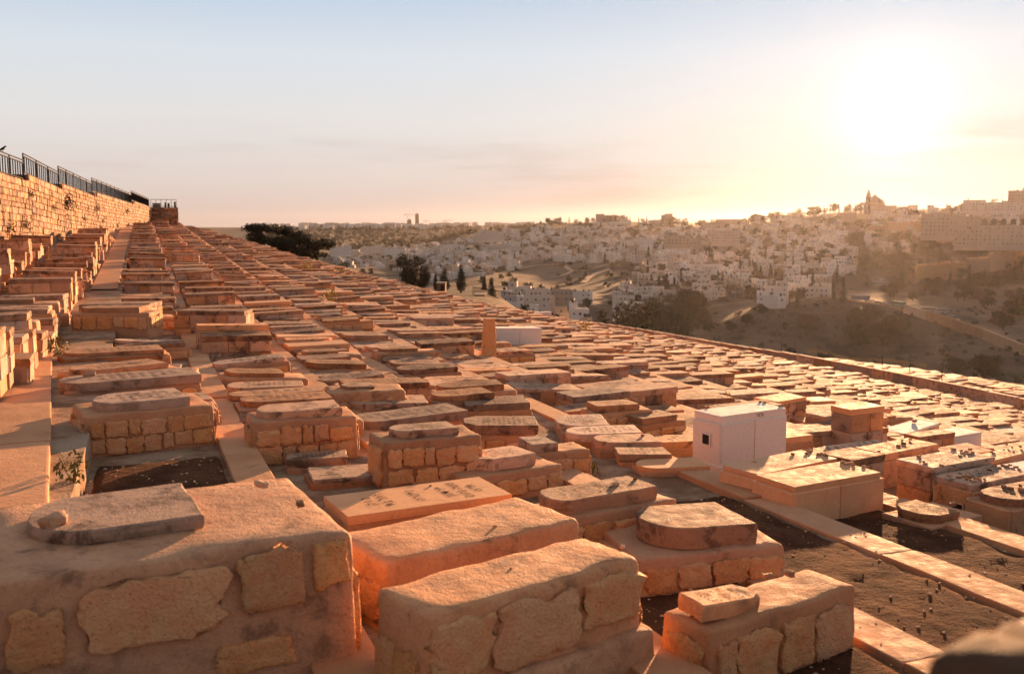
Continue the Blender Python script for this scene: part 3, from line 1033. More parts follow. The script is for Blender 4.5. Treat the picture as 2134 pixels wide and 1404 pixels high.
hero('mid_slab_f', (1290, 947), (1400, 945), (1356, 929), 'r', .24, 'skewed rectangular inscribed slab with a dark underside by the path', 'low', ext=(-.05, -.05, 0, 0), T=.13, kind='rect')
hero('mid_white_flat', (1339, 976), (1480, 970), (1436, 952), 'r', .16, 'pale arched slab lying nearly flush with the path, half in shadow', 'low', ext=(0, 0, 0, 0), T=.09, mk='beige', text=None)
hero('mid_g', (1196, 826), (1313, 815), (1287, 803), 'r', .42, 'long rectangular slab with sunlit top just left of a stone block tomb', 'rubble', ext=(0, 0, 0, 0), T=.15, kind='rect')
hero('mid_h', (1245, 846), (1333, 840), (1327, 829), 'r', .62, 'short block-like headstone on a taller base of small stones', ext=(.1, .3, .06, .06), T=.14, kind='rect')
hero('mid_i', (1339, 872), (1413, 862), (1384, 851), 'r', .42, 'rough rectangular slab next to the white niche tomb', ext=(.05, .2, .05, .05), T=.13, kind='rect')
hero('mid_j', (971, 842), (1104, 838), (1077, 824), 'r', .55, 'soot-dark rectangular slab over squared stones', ext=(0, .05, .0, .0), T=.13, kind='rect', mk='dslab')
hero('mid_k', (910, 826), (1030, 818), (1010, 806), 'r', .45, 'dark round-ended slab crossed by fine carved lines behind the soot-dark slab', ext=(0, 0, 0, 0), T=.12, mk='dslab')

# details of single tombs: niches, the name on the white one
def add_part(key, name, me, loc, rot=(0, 0, 0), scale=(1, 1, 1)):
    return ob(name, me, HERO[key][0], loc, rot, scale)


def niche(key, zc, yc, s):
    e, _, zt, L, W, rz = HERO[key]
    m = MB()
    m.box(-.006, 0, 0, .012, s, s, 0)  # flat dark panel; the recess's shade is put into its colour
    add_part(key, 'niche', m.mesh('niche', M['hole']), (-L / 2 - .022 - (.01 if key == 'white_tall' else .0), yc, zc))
    f = MB()
    for sy in (-1, 1):
        f.box(-.012, sy * (s / 2 + .012), 0, .024, .024, s + .048)
    for sz in (-1, 1):
        f.box(-.012, 0, sz * (s / 2 + .012), .024, s, .024)
    add_part(key, 'niche_frame', f.mesh('niche_frame', M['white' if key == 'white_tall' else 'ashlar']), (-L / 2 - .022 - (.01 if key == 'white_tall' else .0), yc, zc))


niche('white_tall', .55, -.02, .17)
niche('pebbled_b', .18, -.12, .19)
_e, _, _zt, _L, _W, _ = HERO['white_tall']
nm = text_mesh(['ורנר'], 'ink')
_o = add_part('white_tall', 'inscription', nm, (.12, -_W / 2 - .012, .935), Matrix(((0, 1, 0), (0, 0, -1), (-1, 0, 0))).to_euler(), (.055, .17, 1))
pl = MB()
pl.add(*rbox(_L + .12, _W + .12, .34, .01, (0, 0, 0), 0))
add_part('white_tall', 'plinth', pl.mesh('plinth', M['white']), (0, 0, -.2))
_e, _, _zt, _L, _W, _ = HERO['front_mid']
add_part('front_mid', 'plinth', new_mesh('plinth', *rbox(_L + .10, _W + .14, .60, .06, (10, 4, 3), .02, 2.4, 9), M['plaster'], None, True), (.02, -.02, -.28))
_e, _, _zt, _L, _W, _ = HERO['fragment']
add_part('fragment', 'mortar_apron', new_mesh('mortar_apron', *rbox(.62, _W * 1.02, .50, .07, (6, 6, 3), .03, 2.4, 4, .2), M['plaster'], None, True), (-_L / 2 - .20, 0, -.22), (0, -.16, 0))
_e, _, _zt, _L, _W, _ = HERO['half_disc']
add_part('half_disc', 'mortar_apron', new_mesh('mortar_apron', *rbox(.5, _W + .2, .44, .07, (6, 6, 3), .03, 2.4, 6, .2), M['plaster'], None, True), (-_L / 2 - .15, 0, -.1), (0, -.1, 0))

# pebbles that visitors left on the tombs
PEB = [new_mesh('pebble', *rbox(1, .72, .55, .16, (2, 2, 2), .15, 2.4, i * 2.3), M['pebble'], None, True) for i in range(6)]


def pebble(key, px, py, s, label, group=None, name='pebble', k=None, sx=1.0):
    z = HERO[key][1]
    p = hit_z(px, py, z)
    o = ob(name, PEB[rnd.randrange(6) if k is None else k], None, (p.x, p.y, z - .012 * (s > .06) - .004), (rnd.uniform(-.1, .1), rnd.uniform(-.1, .1), rnd.uniform(0, 6.3)), (s * sx, s, s * .9))
    tag(o, label, 'pebble', group)
    return o


pebble('front_left', 112, 1092, .165, 'flat brown rock lying on the arched end of the big slab', name='rock', k=1)
pebble('front_left', 625, 1050, .075, 'knobbly dark brown lump on the big mortared tomb top', name='rock', k=2)
pebble('front_left', 545, 1010, .095, 'pale pointed stone chip on the big mortared tomb top', name='rock', k=3, sx=1.3)
pebble('second', 1033, 1098, .045, 'single small brown pebble on the plain rounded tomb')
pebble('front_mid', 1297, 1140, .042, 'pale pebble near the foot of the stepped plaster tomb')
pebble('front_mid', 1065, 1185, .022, 'tiny dark pebble midway along the stepped plaster tomb')
pebble('cracked_top', 1284, 1009, .075, 'orange oval pebble on the thick carved slab')
pebble('cracked_top', 1324, 998, .045, 'dark cube-like pebble near the foot of the thick carved slab')
pebble('left_long', 187, 783, .16, 'rounded loose stone on the extra long arched slab', name='rock', sx=1.3)
pebble('mid_arch_e', 1339, 908, .06, 'small dark pebble on the smooth round-ended slab')
pebble('fragment', 1646, 1196, .085, 'brown pebble casting a long shadow on the fragment tomb')
pebble('fragment', 1600, 1200, .075, 'greyish lump beside the lettered fragment')
pebble('low_broken', 1985, 1052, .10, 'chipped stone on the corner of the low broken slab')
pebble('plate', 897, 1012, .03, 'tiny pebble on the smooth inscribed plate')
pebble('pale_a', 1905, 878, .17, 'dark oval pebble on the pale low slab', sx=1.4)
G = 'small pebbles left on the lids of the box tombs'
LB = {'twin_back': 'small pebble on the lid of the rear beige twin tomb', 'twin_front': 'small pebble near the head of the front beige twin tomb', 'white_tall': 'reddish pebble on the tall white tomb', 'pebbled_a': 'pebble on the lid of the panelled box tomb', 'pebbled_b': 'pebble in the crowd on the niche tomb lid', 'pebbled_c': 'pebble on the dark round-ended lid', 'wide_flat_b': 'pebble on the long pale lid with chipped rim', 'edge_lid': 'pebble on the pale lid behind the niche tomb'}
PP = {'twin_back': [(1571, 961), (1652, 947), (1680, 945), (1686, 941), (1689, 938), (1706, 947), (1712, 945), (1719, 948), (1724, 950)],
      'twin_front': [(1757, 964), (1766, 967), (1775, 964), (1779, 969), (1800, 972)],
      'white_tall': [(1476, 848), (1584, 838), (1593, 839), (1628, 846)],
      'pebbled_a': [(1914, 950), (1917, 955), (1925, 963), (1930, 967), (1987, 936), (2003, 940), (2008, 944), (2014, 941), (2020, 946), (2027, 944), (2022, 936), (1962, 970), (2001, 950)],
      'pebbled_b': [(1978, 990), (1998, 994), (2008, 992), (2014, 998), (2020, 994), (2026, 1000), (2034, 996), (2040, 999), (2052, 1000), (2062, 980), (2083, 975), (2090, 970), (2098, 973), (2105, 970), (2110, 976), (2118, 973), (2124, 979), (2072, 972), (2030, 1003), (2016, 990)],
      'pebbled_c': [(2092, 1013), (2106, 1018), (2126, 1012), (2128, 1020)],
      'wide_flat_b': [(1880, 918), (1883, 924), (1897, 916), (1872, 929), (1832, 940)],
      'edge_lid': [(2068, 936), (2066, 942), (2088, 925), (2098, 927), (2109, 932), (2126, 930)]}
for key, l in PP.items():
    for (x, y) in l:
        pebble(key, x, y, rnd.uniform(.045, .085), LB[key], G + ' (' + key.replace('_', ' ') + ')' if False else G)

# ------------------------------------------------------------------ the rows of graves
def proj(x, y, z):
    f = y * CP - z * SP
    if f < .5:
        return None
    return (CX + F * x / f, CY - F * (y * SP + z * CP) / f, f)


STYLES = ['ashlar_tall', 'ashlar', 'rubble_arch', 'rubble_rect', 'plaster', 'white', 'low_arch', 'low_rect', 'dark_rect', 'dark_arch', 'plain_box']
TLABEL = {
    'ashlar_tall': 'tall tomb of squared limestone blocks with a flat lid, standing in its row',
    'ashlar': 'box tomb of squared limestone blocks with an inscribed rectangular lid',
    'rubble_arch': 'tomb of mortared rubble stones carrying an arched inscribed slab',
    'rubble_rect': 'tomb of mortared rubble stones carrying a rectangular inscribed slab',
    'plaster': 'smooth mortared tomb with rounded edges and a small arched slab',
    'white': 'bright smooth modern box tomb with flat lid among weathered ones',
    'low_arch': 'low arched inscribed slab lying close to the ground in its row',
    'low_rect': 'low rectangular inscribed slab lying close to the ground in its row',
    'dark_rect': 'dark stained rectangular slab on low rubble stones',
    'dark_arch': 'dark stained arched slab on low rubble stones',
    'plain_box': 'box tomb of squared blocks under a plain pale lid without lettering'}


def gen_spec(st, rg):
    L, W = rg.uniform(1.66, 1.92), rg.uniform(.70, .86)
    hl, hw = L / 2, W / 2
    T = rg.uniform(.09, .15)

    def slab(f0, f1, wf, kind, mk):
        return (-hl + L * f0, -hl + L * f1, -hw * wf, hw * wf, T, kind, mk)
    if st == 'ashlar_tall':
        return dict(style='ashlar', body=(-hl, hl, -hw, hw, rg.uniform(.5, .82)), slab=slab(-.01, 1.01, 1.04, 'rect', rg.choice(['slab', 'dslab'])))
    if st == 'ashlar':
        return dict(style='ashlar', body=(-hl, hl, -hw, hw, rg.uniform(.24, .5)), slab=slab(-.01, 1.01, 1.04, 'rect', rg.choice(['slab', 'slab', 'dslab'])), text='old')
    if st == 'plain_box':
        return dict(style='ashlar', body=(-hl, hl, -hw, hw, rg.uniform(.24, .5)), slab=slab(-.01, 1.01, 1.04, 'rect', rg.choice(['beige', 'slab'])))
    if st in ('rubble_arch', 'rubble_rect'):
        k = 'arch' if st.endswith('arch') else rg.choice(['rect', 'clip'])
        e = rg.uniform(.72, .98)
        return dict(style='rubble', body=(-hl, hl, -hw, hw, rg.uniform(.18, .42)), slab=slab(.03, e, rg.uniform(.8, 1.0), k, 'slab'), text='old')
    if st == 'plaster':
        return dict(style='plaster', body=(-hl, hl, -hw, hw, rg.uniform(.3, .5)), slab=slab(.06, rg.uniform(.6, .85), .8, 'arch', 'slab'), text='old')
    if st == 'white':
        return dict(style='white', body=(-hl, hl, -hw, hw, rg.uniform(.4, .75)), slab=slab(-.01, 1.01, 1.03, 'rect', 'white'))
    if st in ('low_arch', 'low_rect'):
        k = 'arch' if st.endswith('arch') else rg.choice(['rect', 'clip', 'broken', 'rect'])
        return dict(style='low', body=(-hl, hl, -hw, hw, rg.uniform(.03, .16)), slab=slab(.03, rg.uniform(.8, .98), .92, k, 'slab'), text='old')
    k = 'arch' if st.endswith('arch') else rg.choice(['rect', 'clip'])
    return dict(style='rubble', body=(-hl, hl, -hw, hw, rg.uniform(.12, .34)), slab=slab(.02, rg.uniform(.8, .98), .95, k, 'dslab'), text='old')


def pick_style(u, v, rg):
    d = math.hypot(u, v)
    if v < -.8:
        w = dict(ashlar_tall=6, ashlar=3, plain_box=2, rubble_rect=2, plaster=1, low_arch=.5)
    elif v < 2.5 and u > 24:
        w = dict(ashlar_tall=4, ashlar=3, plain_box=1, rubble_rect=2.5, rubble_arch=2, low_arch=1, dark_rect=1.5)
    elif v < 8:
        w = dict(ashlar=1.6, rubble_rect=3, rubble_arch=3, low_arch=2, low_rect=2.5, dark_rect=2.2, dark_arch=1.5, plaster=1.2, plain_box=.6)
    elif u < 26 and v > 9.5:
        w = dict(ashlar=3, plain_box=3.2, low_rect=2, white=.35, dark_rect=1.5, low_arch=1, rubble_rect=1.2)
    else:
        w = dict(ashlar=1.8, rubble_rect=2.5, rubble_arch=1.6, low_arch=2, low_rect=3.2, dark_rect=2.4, dark_arch=1.2, plain_box=1.2, white=.05, plaster=.6)
    return rg.choices(list(w), list(w.values()))[0]


PILLAR = (1016, 733)
slots = []
rg = random.Random(11)
for k in range(KMIN, KMAX + 1):
    vc = ROW0 + PITCHV * k + 1.16
    if k in (-2, -3):
        vc -= .95
    u = 2.6 + rg.uniform(0, .5)
    while u < UEND - 1.5:
        du = rg.uniform(.88, 1.16) if rg.random() > .06 else rg.uniform(1.3, 2.4)
        uc = u + du / 2
        u += du
        v = vc + rg.uniform(-.13, .13)
        if v < wall_v(uc) + 1.35 or v > VEND - 1.2:
            continue
        if (k == -3 and uc < 14) or (k == -2 and uc < 9.5) or k < -3 or (uc < 13.6 and -1 < v < 8.2) or (uc < 10.5 and v < 14):
            continue
        if any(a - .35 < uc < b + .35 and c - .9 < v < d + .9 for a, b, c, d in SOIL):
            continue
        if any(abs(uc - f[0]) < f[2] + .40 and abs(v - f[1]) < f[3] + .72 for f in FOOT):
            continue
        x, y = uv2xy(uc, v)
        z = terr(uc, v)
        p = proj(x, y, z + .4)
        if p is None or not (-130 < p[0] < 2290) or p[1] > 1560 or p[2] < 4.0:
            continue
        slots.append((math.hypot(x, y), uc, v, x, y, z, pick_style(uc, v, rg), rg.random()))
slots.sort()
NIND = max(0, 292 - len(HERO))
TPL = {}


def template(st, i):
    if (st, i) not in TPL:
        TPL[(st, i)] = tomb_parts(gen_spec(st, random.Random(i * 91 + STYLES.index(st))), i * 17 + 3 + STYLES.index(st) * 7, 1)
    return TPL[(st, i)]


ROWRZ = ROT


def tomb_label(st, i, u, v):
    sp = gen_spec(st, random.Random(i * 91 + STYLES.index(st)))
    h = sp['body'][4]
    kind, mk = sp['slab'][5], sp['slab'][6]
    size = 'tall' if h > .55 else 'low' if h < .28 else 'knee-high'
    shape = {'arch': 'arched', 'rect': 'rectangular', 'clip': 'clipped-corner', 'broken': 'broken-ended'}[kind]
    tone = {'slab': 'weathered', 'dslab': 'dark stained', 'white': 'bright white', 'beige': 'plain pale'}[mk]
    body = {'rubble': 'rubble tomb', 'ashlar': 'block tomb', 'plaster': 'mortared tomb', 'low': 'flat grave', 'white': 'smooth box tomb'}[sp['style']]
    if v < wall_v(u) + 3.4:
        zone = 'at the foot of the high wall'
    elif v < -1.2:
        zone = 'left of the broad path'
    elif v < 3.5:
        zone = 'in the rows by the broad path' if u < 34 else 'in the long rows by the high wall'
    elif v < 8:
        zone = 'behind the middle arched slabs' if u < 24 else 'uphill of the standing stone'
    elif v < 13:
        zone = 'around the white niche tomb' if u < 22 else 'near the standing stone'
    else:
        zone = 'beyond the pebbled lids' if u < 22 else 'downhill of the standing stone'
    return '%s %s with %s %s slab %s' % (size, body, tone, shape, zone)


for n, (d, u, v, x, y, z, st, r) in enumerate(slots[:NIND]):
    rr = random.Random(int(u * 977 + v * 131))
    flip = math.pi if rr.random() < .06 else 0
    i = rr.randrange(5)
    lb = tomb_label(st, i, u, v)
    tomb('tomb', (x, y, z - .01), ROWRZ + flip + rr.gauss(0, .06), template(st, i), lb, 'tombs: ' + lb, 'tomb', (rr.gauss(0, .02), rr.gauss(.005, .03)))

# all remaining graves of the upper field, too many to count, as one mass
MKEYS = ['mortar', 'rubble', 'ashlar', 'slab', 'dslab', 'beige', 'white', 'plaster']
SMATS = [M[k] for k in MKEYS]
MI = {M[k].name: i for i, k in enumerate(MKEYS)}


def far_template(st, i):
    rg = random.Random(i * 71 + STYLES.index(st))
    sp = gen_spec(st, rg)
    m = MB()
    x0, x1, y0, y1, h = sp['body']
    mk = {'rubble': 'mortar', 'low': 'mortar', 'plaster': 'plaster', 'ashlar': 'mortar', 'white': 'white', 'beige': 'beige'}[sp['style']]
    m.box((x0 + x1) / 2, (y0 + y1) / 2, (h - .3) / 2, x1 - x0 - .03, y1 - y0 - .03, h + .3, MKEYS.index(mk))
    if sp['style'] in ('rubble', 'ashlar'):
        fs = sp['style']
        for fi, ln in ((0, x1 - x0), (1, y1 - y0)):
            for (a, z, w, hz) in face_pieces(rg, ln, h, fs, True):
                t = cstone(rg.randrange(99), .05 if fs == 'rubble' else .01, .06)
                q = .012 if fs == 'rubble' else .0
                if fi == 0:
                    Mx = Matrix.Translation((a, y0 + .03 - q, z)) @ Matrix.Diagonal((w, .09, hz, 1))
                else:
                    Mx = Matrix.Translation((x1 - .03 + q, a, z)) @ Matrix.Rotation(math.pi / 2, 4, 'Z') @ Matrix.Diagonal((w, .09, hz, 1))
                m.add(t[0], t[1], MKEYS.index('rubble' if fs == 'rubble' else 'ashlar'), Mx)
    a0, a1, b0, b1, T, kind, mk = sp['slab']
    V, Fc = slab_vf(a1 - a0, b1 - b0, T, kind, .014, .014, i, .45)
    m.add([(p[0] + (a0 + a1) / 2, p[1] + (b0 + b1) / 2, p[2] + h) for p in V], Fc, MKEYS.index(mk))
    return np.concatenate(m.V), m.F, m.M


FT = {(st, i): far_template(st, i) for st in STYLES for i in range(5)}
far = MB()
for (d, u, v, x, y, z, st, r) in slots[NIND:]:
    rr = random.Random(int(u * 977 + v * 131))
    V, Fc, mi = FT[(st, rr.randrange(5))]
    Mx = Matrix.Translation((x, y, z - .01)) @ Euler((rr.gauss(0, .02), rr.gauss(.005, .025), ROWRZ + rr.gauss(0, .05))).to_matrix().to_4x4()
    far.add(V, Fc, mi, Mx)
print('graves', len(slots), 'single', NIND)
o = ob('distant_graves', far.mesh('distant_graves', SMATS))
tag(o, 'countless weathered gravestones covering the hillside beyond the nearer rows', 'graves', kind='stuff')

# lower field beyond the low boundary wall
low = MB()
rg = random.Random(5)
nl = 0
seen = set()
for i in range(9000):
    px, d = rg.uniform(1560, 2260), rg.uniform(105, 330)
    a = math.atan((px - CX) / F)
    x, y = d * math.sin(a), d * math.cos(a)
    u, v = xy2uv(x, y)
    if v < VEND + 5 or v > VEND + 150:
        continue
    vq = round(v / 2.9) * 2.9 + rg.uniform(-.15, .15)
    uq = round(u / 1.25) * 1.25
    if (round(u / 1.25), round(v / 2.9)) in seen:
        continue
    seen.add((round(u / 1.25), round(v / 2.9)))
    x, y = uv2xy(uq, vq)
    z = float(ground(x, y))
    p = proj(x, y, z)
    lim = np.interp(p[0], [1560, 1680, 1800, 1930, 1990, 2134, 2260], [738, 742, 752, 778, 790, 812, 820])
    if p[1] < lim:
        continue
    st = rg.choice(['ashlar', 'low_rect', 'plain_box', 'white', 'low_arch'])
    T = MB()
    hh = rg.uniform(.25, .6)
    mi = rg.choice([3, 5, 2, 5])
    Mx = Matrix.Translation((x, y, z)) @ Matrix.Rotation(ROWRZ + rg.gauss(0, .05), 4, 'Z')
    T.box(0, 0, hh / 2 - .4, 1.75, .8, hh + .8, 2)
    T.box(0, 0, hh + .05, 1.8, .84, .12, mi)
    low.add(np.concatenate(T.V), T.F, T.M, Mx)
    nl += 1
print('lower graves', nl)
tag(ob('lower_graves', low.mesh('lower_graves', SMATS)), 'distant pale graves spread over the lower field beyond the boundary wall', 'graves', kind='stuff')

# tall tapering stone standing among the graves
g = None
rr_ = ray(1018, 722)
for t in np.arange(10, 90, .1):
    p = rr_ * float(t)
    u, v = xy2uv(p.x, p.y)
    if p.z <= terr(u, v) + .35:
        g = (p, u, v)
        break
p, u, v = g
hgt = 62 / F * p.y
m = MB()
w = 26 / F * p.y
V, Fc = rbox(w, w * .8, hgt + .5, .03, (2, 2, 6), .02, 2, 3, .45)
m.add(V, Fc)
tag(ob('standing_stone', m.mesh('standing_stone', M['rubble']), None, (p.x, p.y, terr(u, v) - .2), (0, .02, .3)), 'tall reddish tapering stone standing upright among the flat tombs', 'standing stone')

# rough parapet stone right beside the camera, its own shade put into the dark colour
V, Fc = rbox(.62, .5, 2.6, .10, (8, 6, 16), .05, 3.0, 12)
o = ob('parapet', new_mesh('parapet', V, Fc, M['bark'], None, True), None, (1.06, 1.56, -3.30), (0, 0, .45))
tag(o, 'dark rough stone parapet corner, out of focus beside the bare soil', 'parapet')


# small plants
def tuft(name, loc, h, w, n, mat, label, cat='plant', group=None, up=1.0, seed=0):
    rg = random.Random(seed)
    m = MB()
    for i in range(n):
        a, t = rg.uniform(0, 6.28), rg.random()
        r = w * t ** .5
        c = Vector((r * math.cos(a), r * math.sin(a), h * rg.random() * (1 - .4 * t)))
        s = h * rg.uniform(.06, .16)
        q = Euler((rg.uniform(0, 6.3), rg.uniform(0, 6.3), rg.uniform(0, 6.3))).to_matrix()
        m.add([c + q @ Vector(k) for k in ((-s, 0, 0), (0, -s * .4, 0), (s, 0, 0), (0, s * .4, 0))], [(0, 1, 2, 3)])
    st = MB()
    for i in range(max(4, n // 14)):
        a = rg.uniform(0, 6.28)
        st.bar((0, 0, -.05), (w * .7 * math.cos(a), w * .7 * math.sin(a), h * rg.uniform(.6, 1)), h * .03, None, 0, 3)
    e = bpy.data.objects.new(name, None)
    COL.objects.link(e)
    e.location = loc
    tag(e, label, cat, group)
    ob('foliage', m.mesh('foliage', mat), e)
    ob('stem', st.mesh('stem', M['grassy']), e)
    return e


def on_ground(px, py, h=0.0):
    r = ray(px, py)
    for t in np.arange(3, 160, .05):
        p = r * float(t)
        u, v = xy2uv(p.x, p.y)
        if p.z <= terr(u, v) + h:
            return Vector((p.x, p.y, terr(u, v)))
    return r * 100


for i, (px, py, h, mat, lb) in enumerate([(996, 978, .30, 'weed', 'spindly yellow weed in front of the clipped-corner slab'), (1510, 850, .55, 'weed', 'dry yellow weed growing behind the white niche tomb'), (1232, 985, .3, 'grassy', 'thin green weed on the soil patch between paths'), (118, 730, .55, 'grassy', 'green weed hanging from the edge of the broad path'), (150, 985, .35, 'grassy', 'dark green weed at the foot of the broad path edge'), (975, 722, .5, 'weed', 'yellow weed beside the tall standing stone'), (640, 566, .9, 'weed', 'bright yellow bush between far tombs'), (705, 577, .9, 'weed', 'yellow weed spreading between far tombs'), (1216, 688, .9, 'weed', 'yellow weeds close to the low boundary wall'), (470, 632, .5, 'grassy', 'green weed at the end of the dark pitted lid'), (690, 630, .7, 'weed', 'yellow weeds along the top of a far box tomb')]):
    p = on_ground(px, py, .1)
    tuft('weed', p, h, h * .5, 90, M[mat], lb, 'weed', None, 1, i)
# ------------------------------------------------------------------ high retaining wall with railing
WALL_H = 2.45                                  # its top is a little above the camera


def wall_px_u(px):                             # distance along the rows where the wall line crosses a pixel column
    lo, hi = 20.0, 149.0
    for _ in range(50):
        m = (lo + hi) / 2
        x, y = uv2xy(m, wall_v(m))
        if CX + F * x / (y * CP + .01) < px:
            lo = m
        else:
            hi = m
    return lo


WU = [30.0, 43.0] + [wall_px_u(p) for p in (64, 134, 201, 280)] + [149.6]
wall = bpy.data.objects.new('retaining_wall', None)
COL.objects.link(wall)
tag(wall, 'high golden stone retaining wall with stepped top below the iron railing', 'wall')


def wtop(i, t):                                # top of wall section i, falling along its length
    z0 = [2.95, 2.85, 2.82, 2.72, 2.62, 2.55][i]
    return z0 + t * ([-.30, -.42, -.50, -.45, -.42, -.35][i])


core = MB()
for i in range(len(WU) - 1):
    ua, ub = WU[i], WU[i + 1]
    k = max(2, int((ub - ua) / 4))
    V, Fc = [], []
    for j in range(k + 1):
        t = j / k
        u = ua + (ub - ua) * t
        v = wall_v(u)
        zt = wtop(i, t)
        zb = float(hill(u, v)) - 1.0
        for vv, z in ((v, zb), (v, zt), (v - 1.2, zt), (v - 1.2, zb)):
            V.append((*uv2xy(u, vv), z))
    for j in range(k):
        a = j * 4
        for q in range(3):
            Fc.append((a + q, a + 4 + q, a + 5 + q, a + 1 + q)[::-1])
    Fc += [(0, 1, 2, 3), tuple(k * 4 + q for q in (3, 2, 1, 0))]
    core.add(V, Fc)
uE, vE = 149.6, wall_v(149.6)
uF, vF = 150.0, vE + 3.6
V, Fc = [], []
for (u, v) in ((uE, vE - 1.2), (uE + .1, vF), (uE + 1.3, vF), (uE + 1.3, vE - 1.2)):
    V += [(*uv2xy(u, v), -2.2), (*uv2xy(u, v), 2.2)]
core.add(V, [(0, 2, 3, 1), (2, 4, 5, 3), (4, 6, 7, 5), (6, 0, 1, 7), (1, 3, 5, 7)])
ob('core', core.mesh('core', stone_mat('wall_joint_mortar', (.30, .17, .08), (.40, .24, .12), bump=.8)), wall)
WST = [cstone(200 + i, .08, .09) for i in range(10)]
WSTM = [new_mesh('stone', t[0], t[1], M['wall']) for t in WST]
wst = []
rg = random.Random(77)
cz = .31
for i in range(len(WU) - 1):
    ua, ub = WU[i], WU[i + 1]
    zc = 0.0
    for c in range(18):
        ch_ = rg.choice((.24, .28, .32, .36, .40))
        zc += ch_
        u = ua + rg.uniform(0, .3)
        while u < ub - .12:
            w = rg.choice((.25, .35, .45, .6, .8, 1.0)) * rg.uniform(.85, 1.15)
            if u + w > ub:
                w = ub - u
            um = u + w / 2
            t = (um - ua) / (ub - ua)
            zt = wtop(i, t)
            z = zt - zc + ch_ / 2
            if z > float(hill(um, wall_v(um))) - .5 and w > .1:
                slope = (wtop(i, 1) - wtop(i, 0)) / (ub - ua)
                wst.append((um, wall_v(um) + rg.uniform(-.03, .03), z, w, math.atan(slope), ROT + math.pi / 2 - math.atan(8.2 / 93), ch_))
            u += w
for c in range(14):                            # short return of the wall facing the camera
    v = vE
    while v < vF - .1:
        w = min(rg.uniform(.3, .7), vF - v)
        z = 2.2 - cz * (c + .5)
        wst.append((uE - .0, v + w / 2, z, w, 0, ROT, cz))
        v += w


def wsize(s):
    x, y = uv2xy(s[0], s[1])
    p = proj(x, y, s[2])
    vis = p and -20 < p[0] < 2200
    return -(s[3] / max(3, math.hypot(x, y))) if vis else 0


wst.sort(key=wsize)
rest = MB()
for n, (u, v, z, w, sl_, rz, cz_) in enumerate(wst):
    loc = (*uv2xy(u, v + .0), z)
    if n < 300:
        ob('stone', rg.choice(WSTM), wall, loc, (0, -sl_, rz), (w - .025, .16, cz_ - .025))
    else:
        t = rg.choice(WST)
        Mx = Matrix.Translation(loc) @ Euler((0, -sl_, rz)).to_matrix().to_4x4() @ Matrix.Diagonal((w - .025, .16, cz_ - .025, 1))
        rest.add(t[0], t[1], 0, Mx)
o = ob('stonework', rest.mesh('stonework', M['wall']), wall)
o['kind'] = 'stuff'

# iron railing panels on the wall, one thing per stepped section
BAR = MB()
BAR.box(0, 0, .5, 1, 1, 1)
BARM = BAR.mesh('bar', M['iron'])
for i in range(len(WU) - 1):
    if i == 0:
        continue
    ua, ub = WU[i], WU[i + 1]
    if i == len(WU) - 2:
        ub -= .5
    e = bpy.data.objects.new('railing', None)
    COL.objects.link(e)
    x0, y0 = uv2xy(ua, wall_v(ua) - .22)
    e.location = (x0, y0, wtop(i, 0))
    tag(e, 'black iron railing panel sloping along the golden retaining wall', 'railing', 'railing panels along the retaining wall')
    hgt = 1.05

    def pt(t, h):
        u = ua + (ub - ua) * t
        x, y = uv2xy(u, wall_v(u) - .22)
        return (x - x0, y - y0, wtop(i, t) + h - wtop(i, 0))
    for nm, h, th in (('top_rail', hgt + .16, .055), ('middle_rail', hgt, .06), ('bottom_rail', .13, .06)):
        r = MB()
        k = 3
        for j in range(k):
            r.bar(pt(j / k, h), pt((j + 1) / k, h), th)
        ob(nm, r.mesh(nm, M['iron']), e)
    ln = ub - ua
    npost = max(2, int(ln / 3.2))
    for j in range(npost + 1):
        ob('post', BARM, e, pt(j / npost, -.05), (0, 0, ROT), (.07, .07, hgt + .22))
    nb = min(200, int(ln / .62))
    for j in range(nb):
        ob('bar', BARM, e, pt((j + .5) / nb, .12), (0, 0, ROT), (.06, .06, hgt - .12))
# light railing on the far return
e = bpy.data.objects.new('railing', None)
COL.objects.link(e)
x0, y0 = uv2xy(uE + .3, vE)
e.location = (x0, y0, 2.2)
tag(e, 'thin open railing with grey panels on the far corner of the retaining wall', 'railing')
r = MB()
for h in (1.1, .15):
    a, b = uv2xy(uE + .3, vE), uv2xy(uE + .4, vF - .2)
    r.bar((a[0] - x0, a[1] - y0, h), (b[0] - x0, b[1] - y0, h), .06)
ob('top_rail', r.mesh('top_rail', M['iron']), e)
PANEL = MB()
PANEL.box(0, 0, .5, 1, 1, 1)
PM = PANEL.mesh('panel', simple('grey_panel', (.25, .2, .17), .6))
for j in range(6):
    t = j / 5
    v = vE + (vF - .2 - vE) * t
    a = uv2xy(uE + .35, v)
    ob('post', BARM, e, (a[0] - x0, a[1] - y0, 0), (0, 0, ROT), (.06, .06, 1.1))
for v, w, h, mm in ((.75, 1.1, .6, PM), (1.9, .2, .7, BARM), (2.35, .3, .6, BARM), (3.2, .25, .8, BARM)):
    a = uv2xy(uE + .35, vE + v)
    ob('panel', mm, e, (a[0] - x0, a[1] - y0, 0), (0, 0, ROT), (w, .05, h))

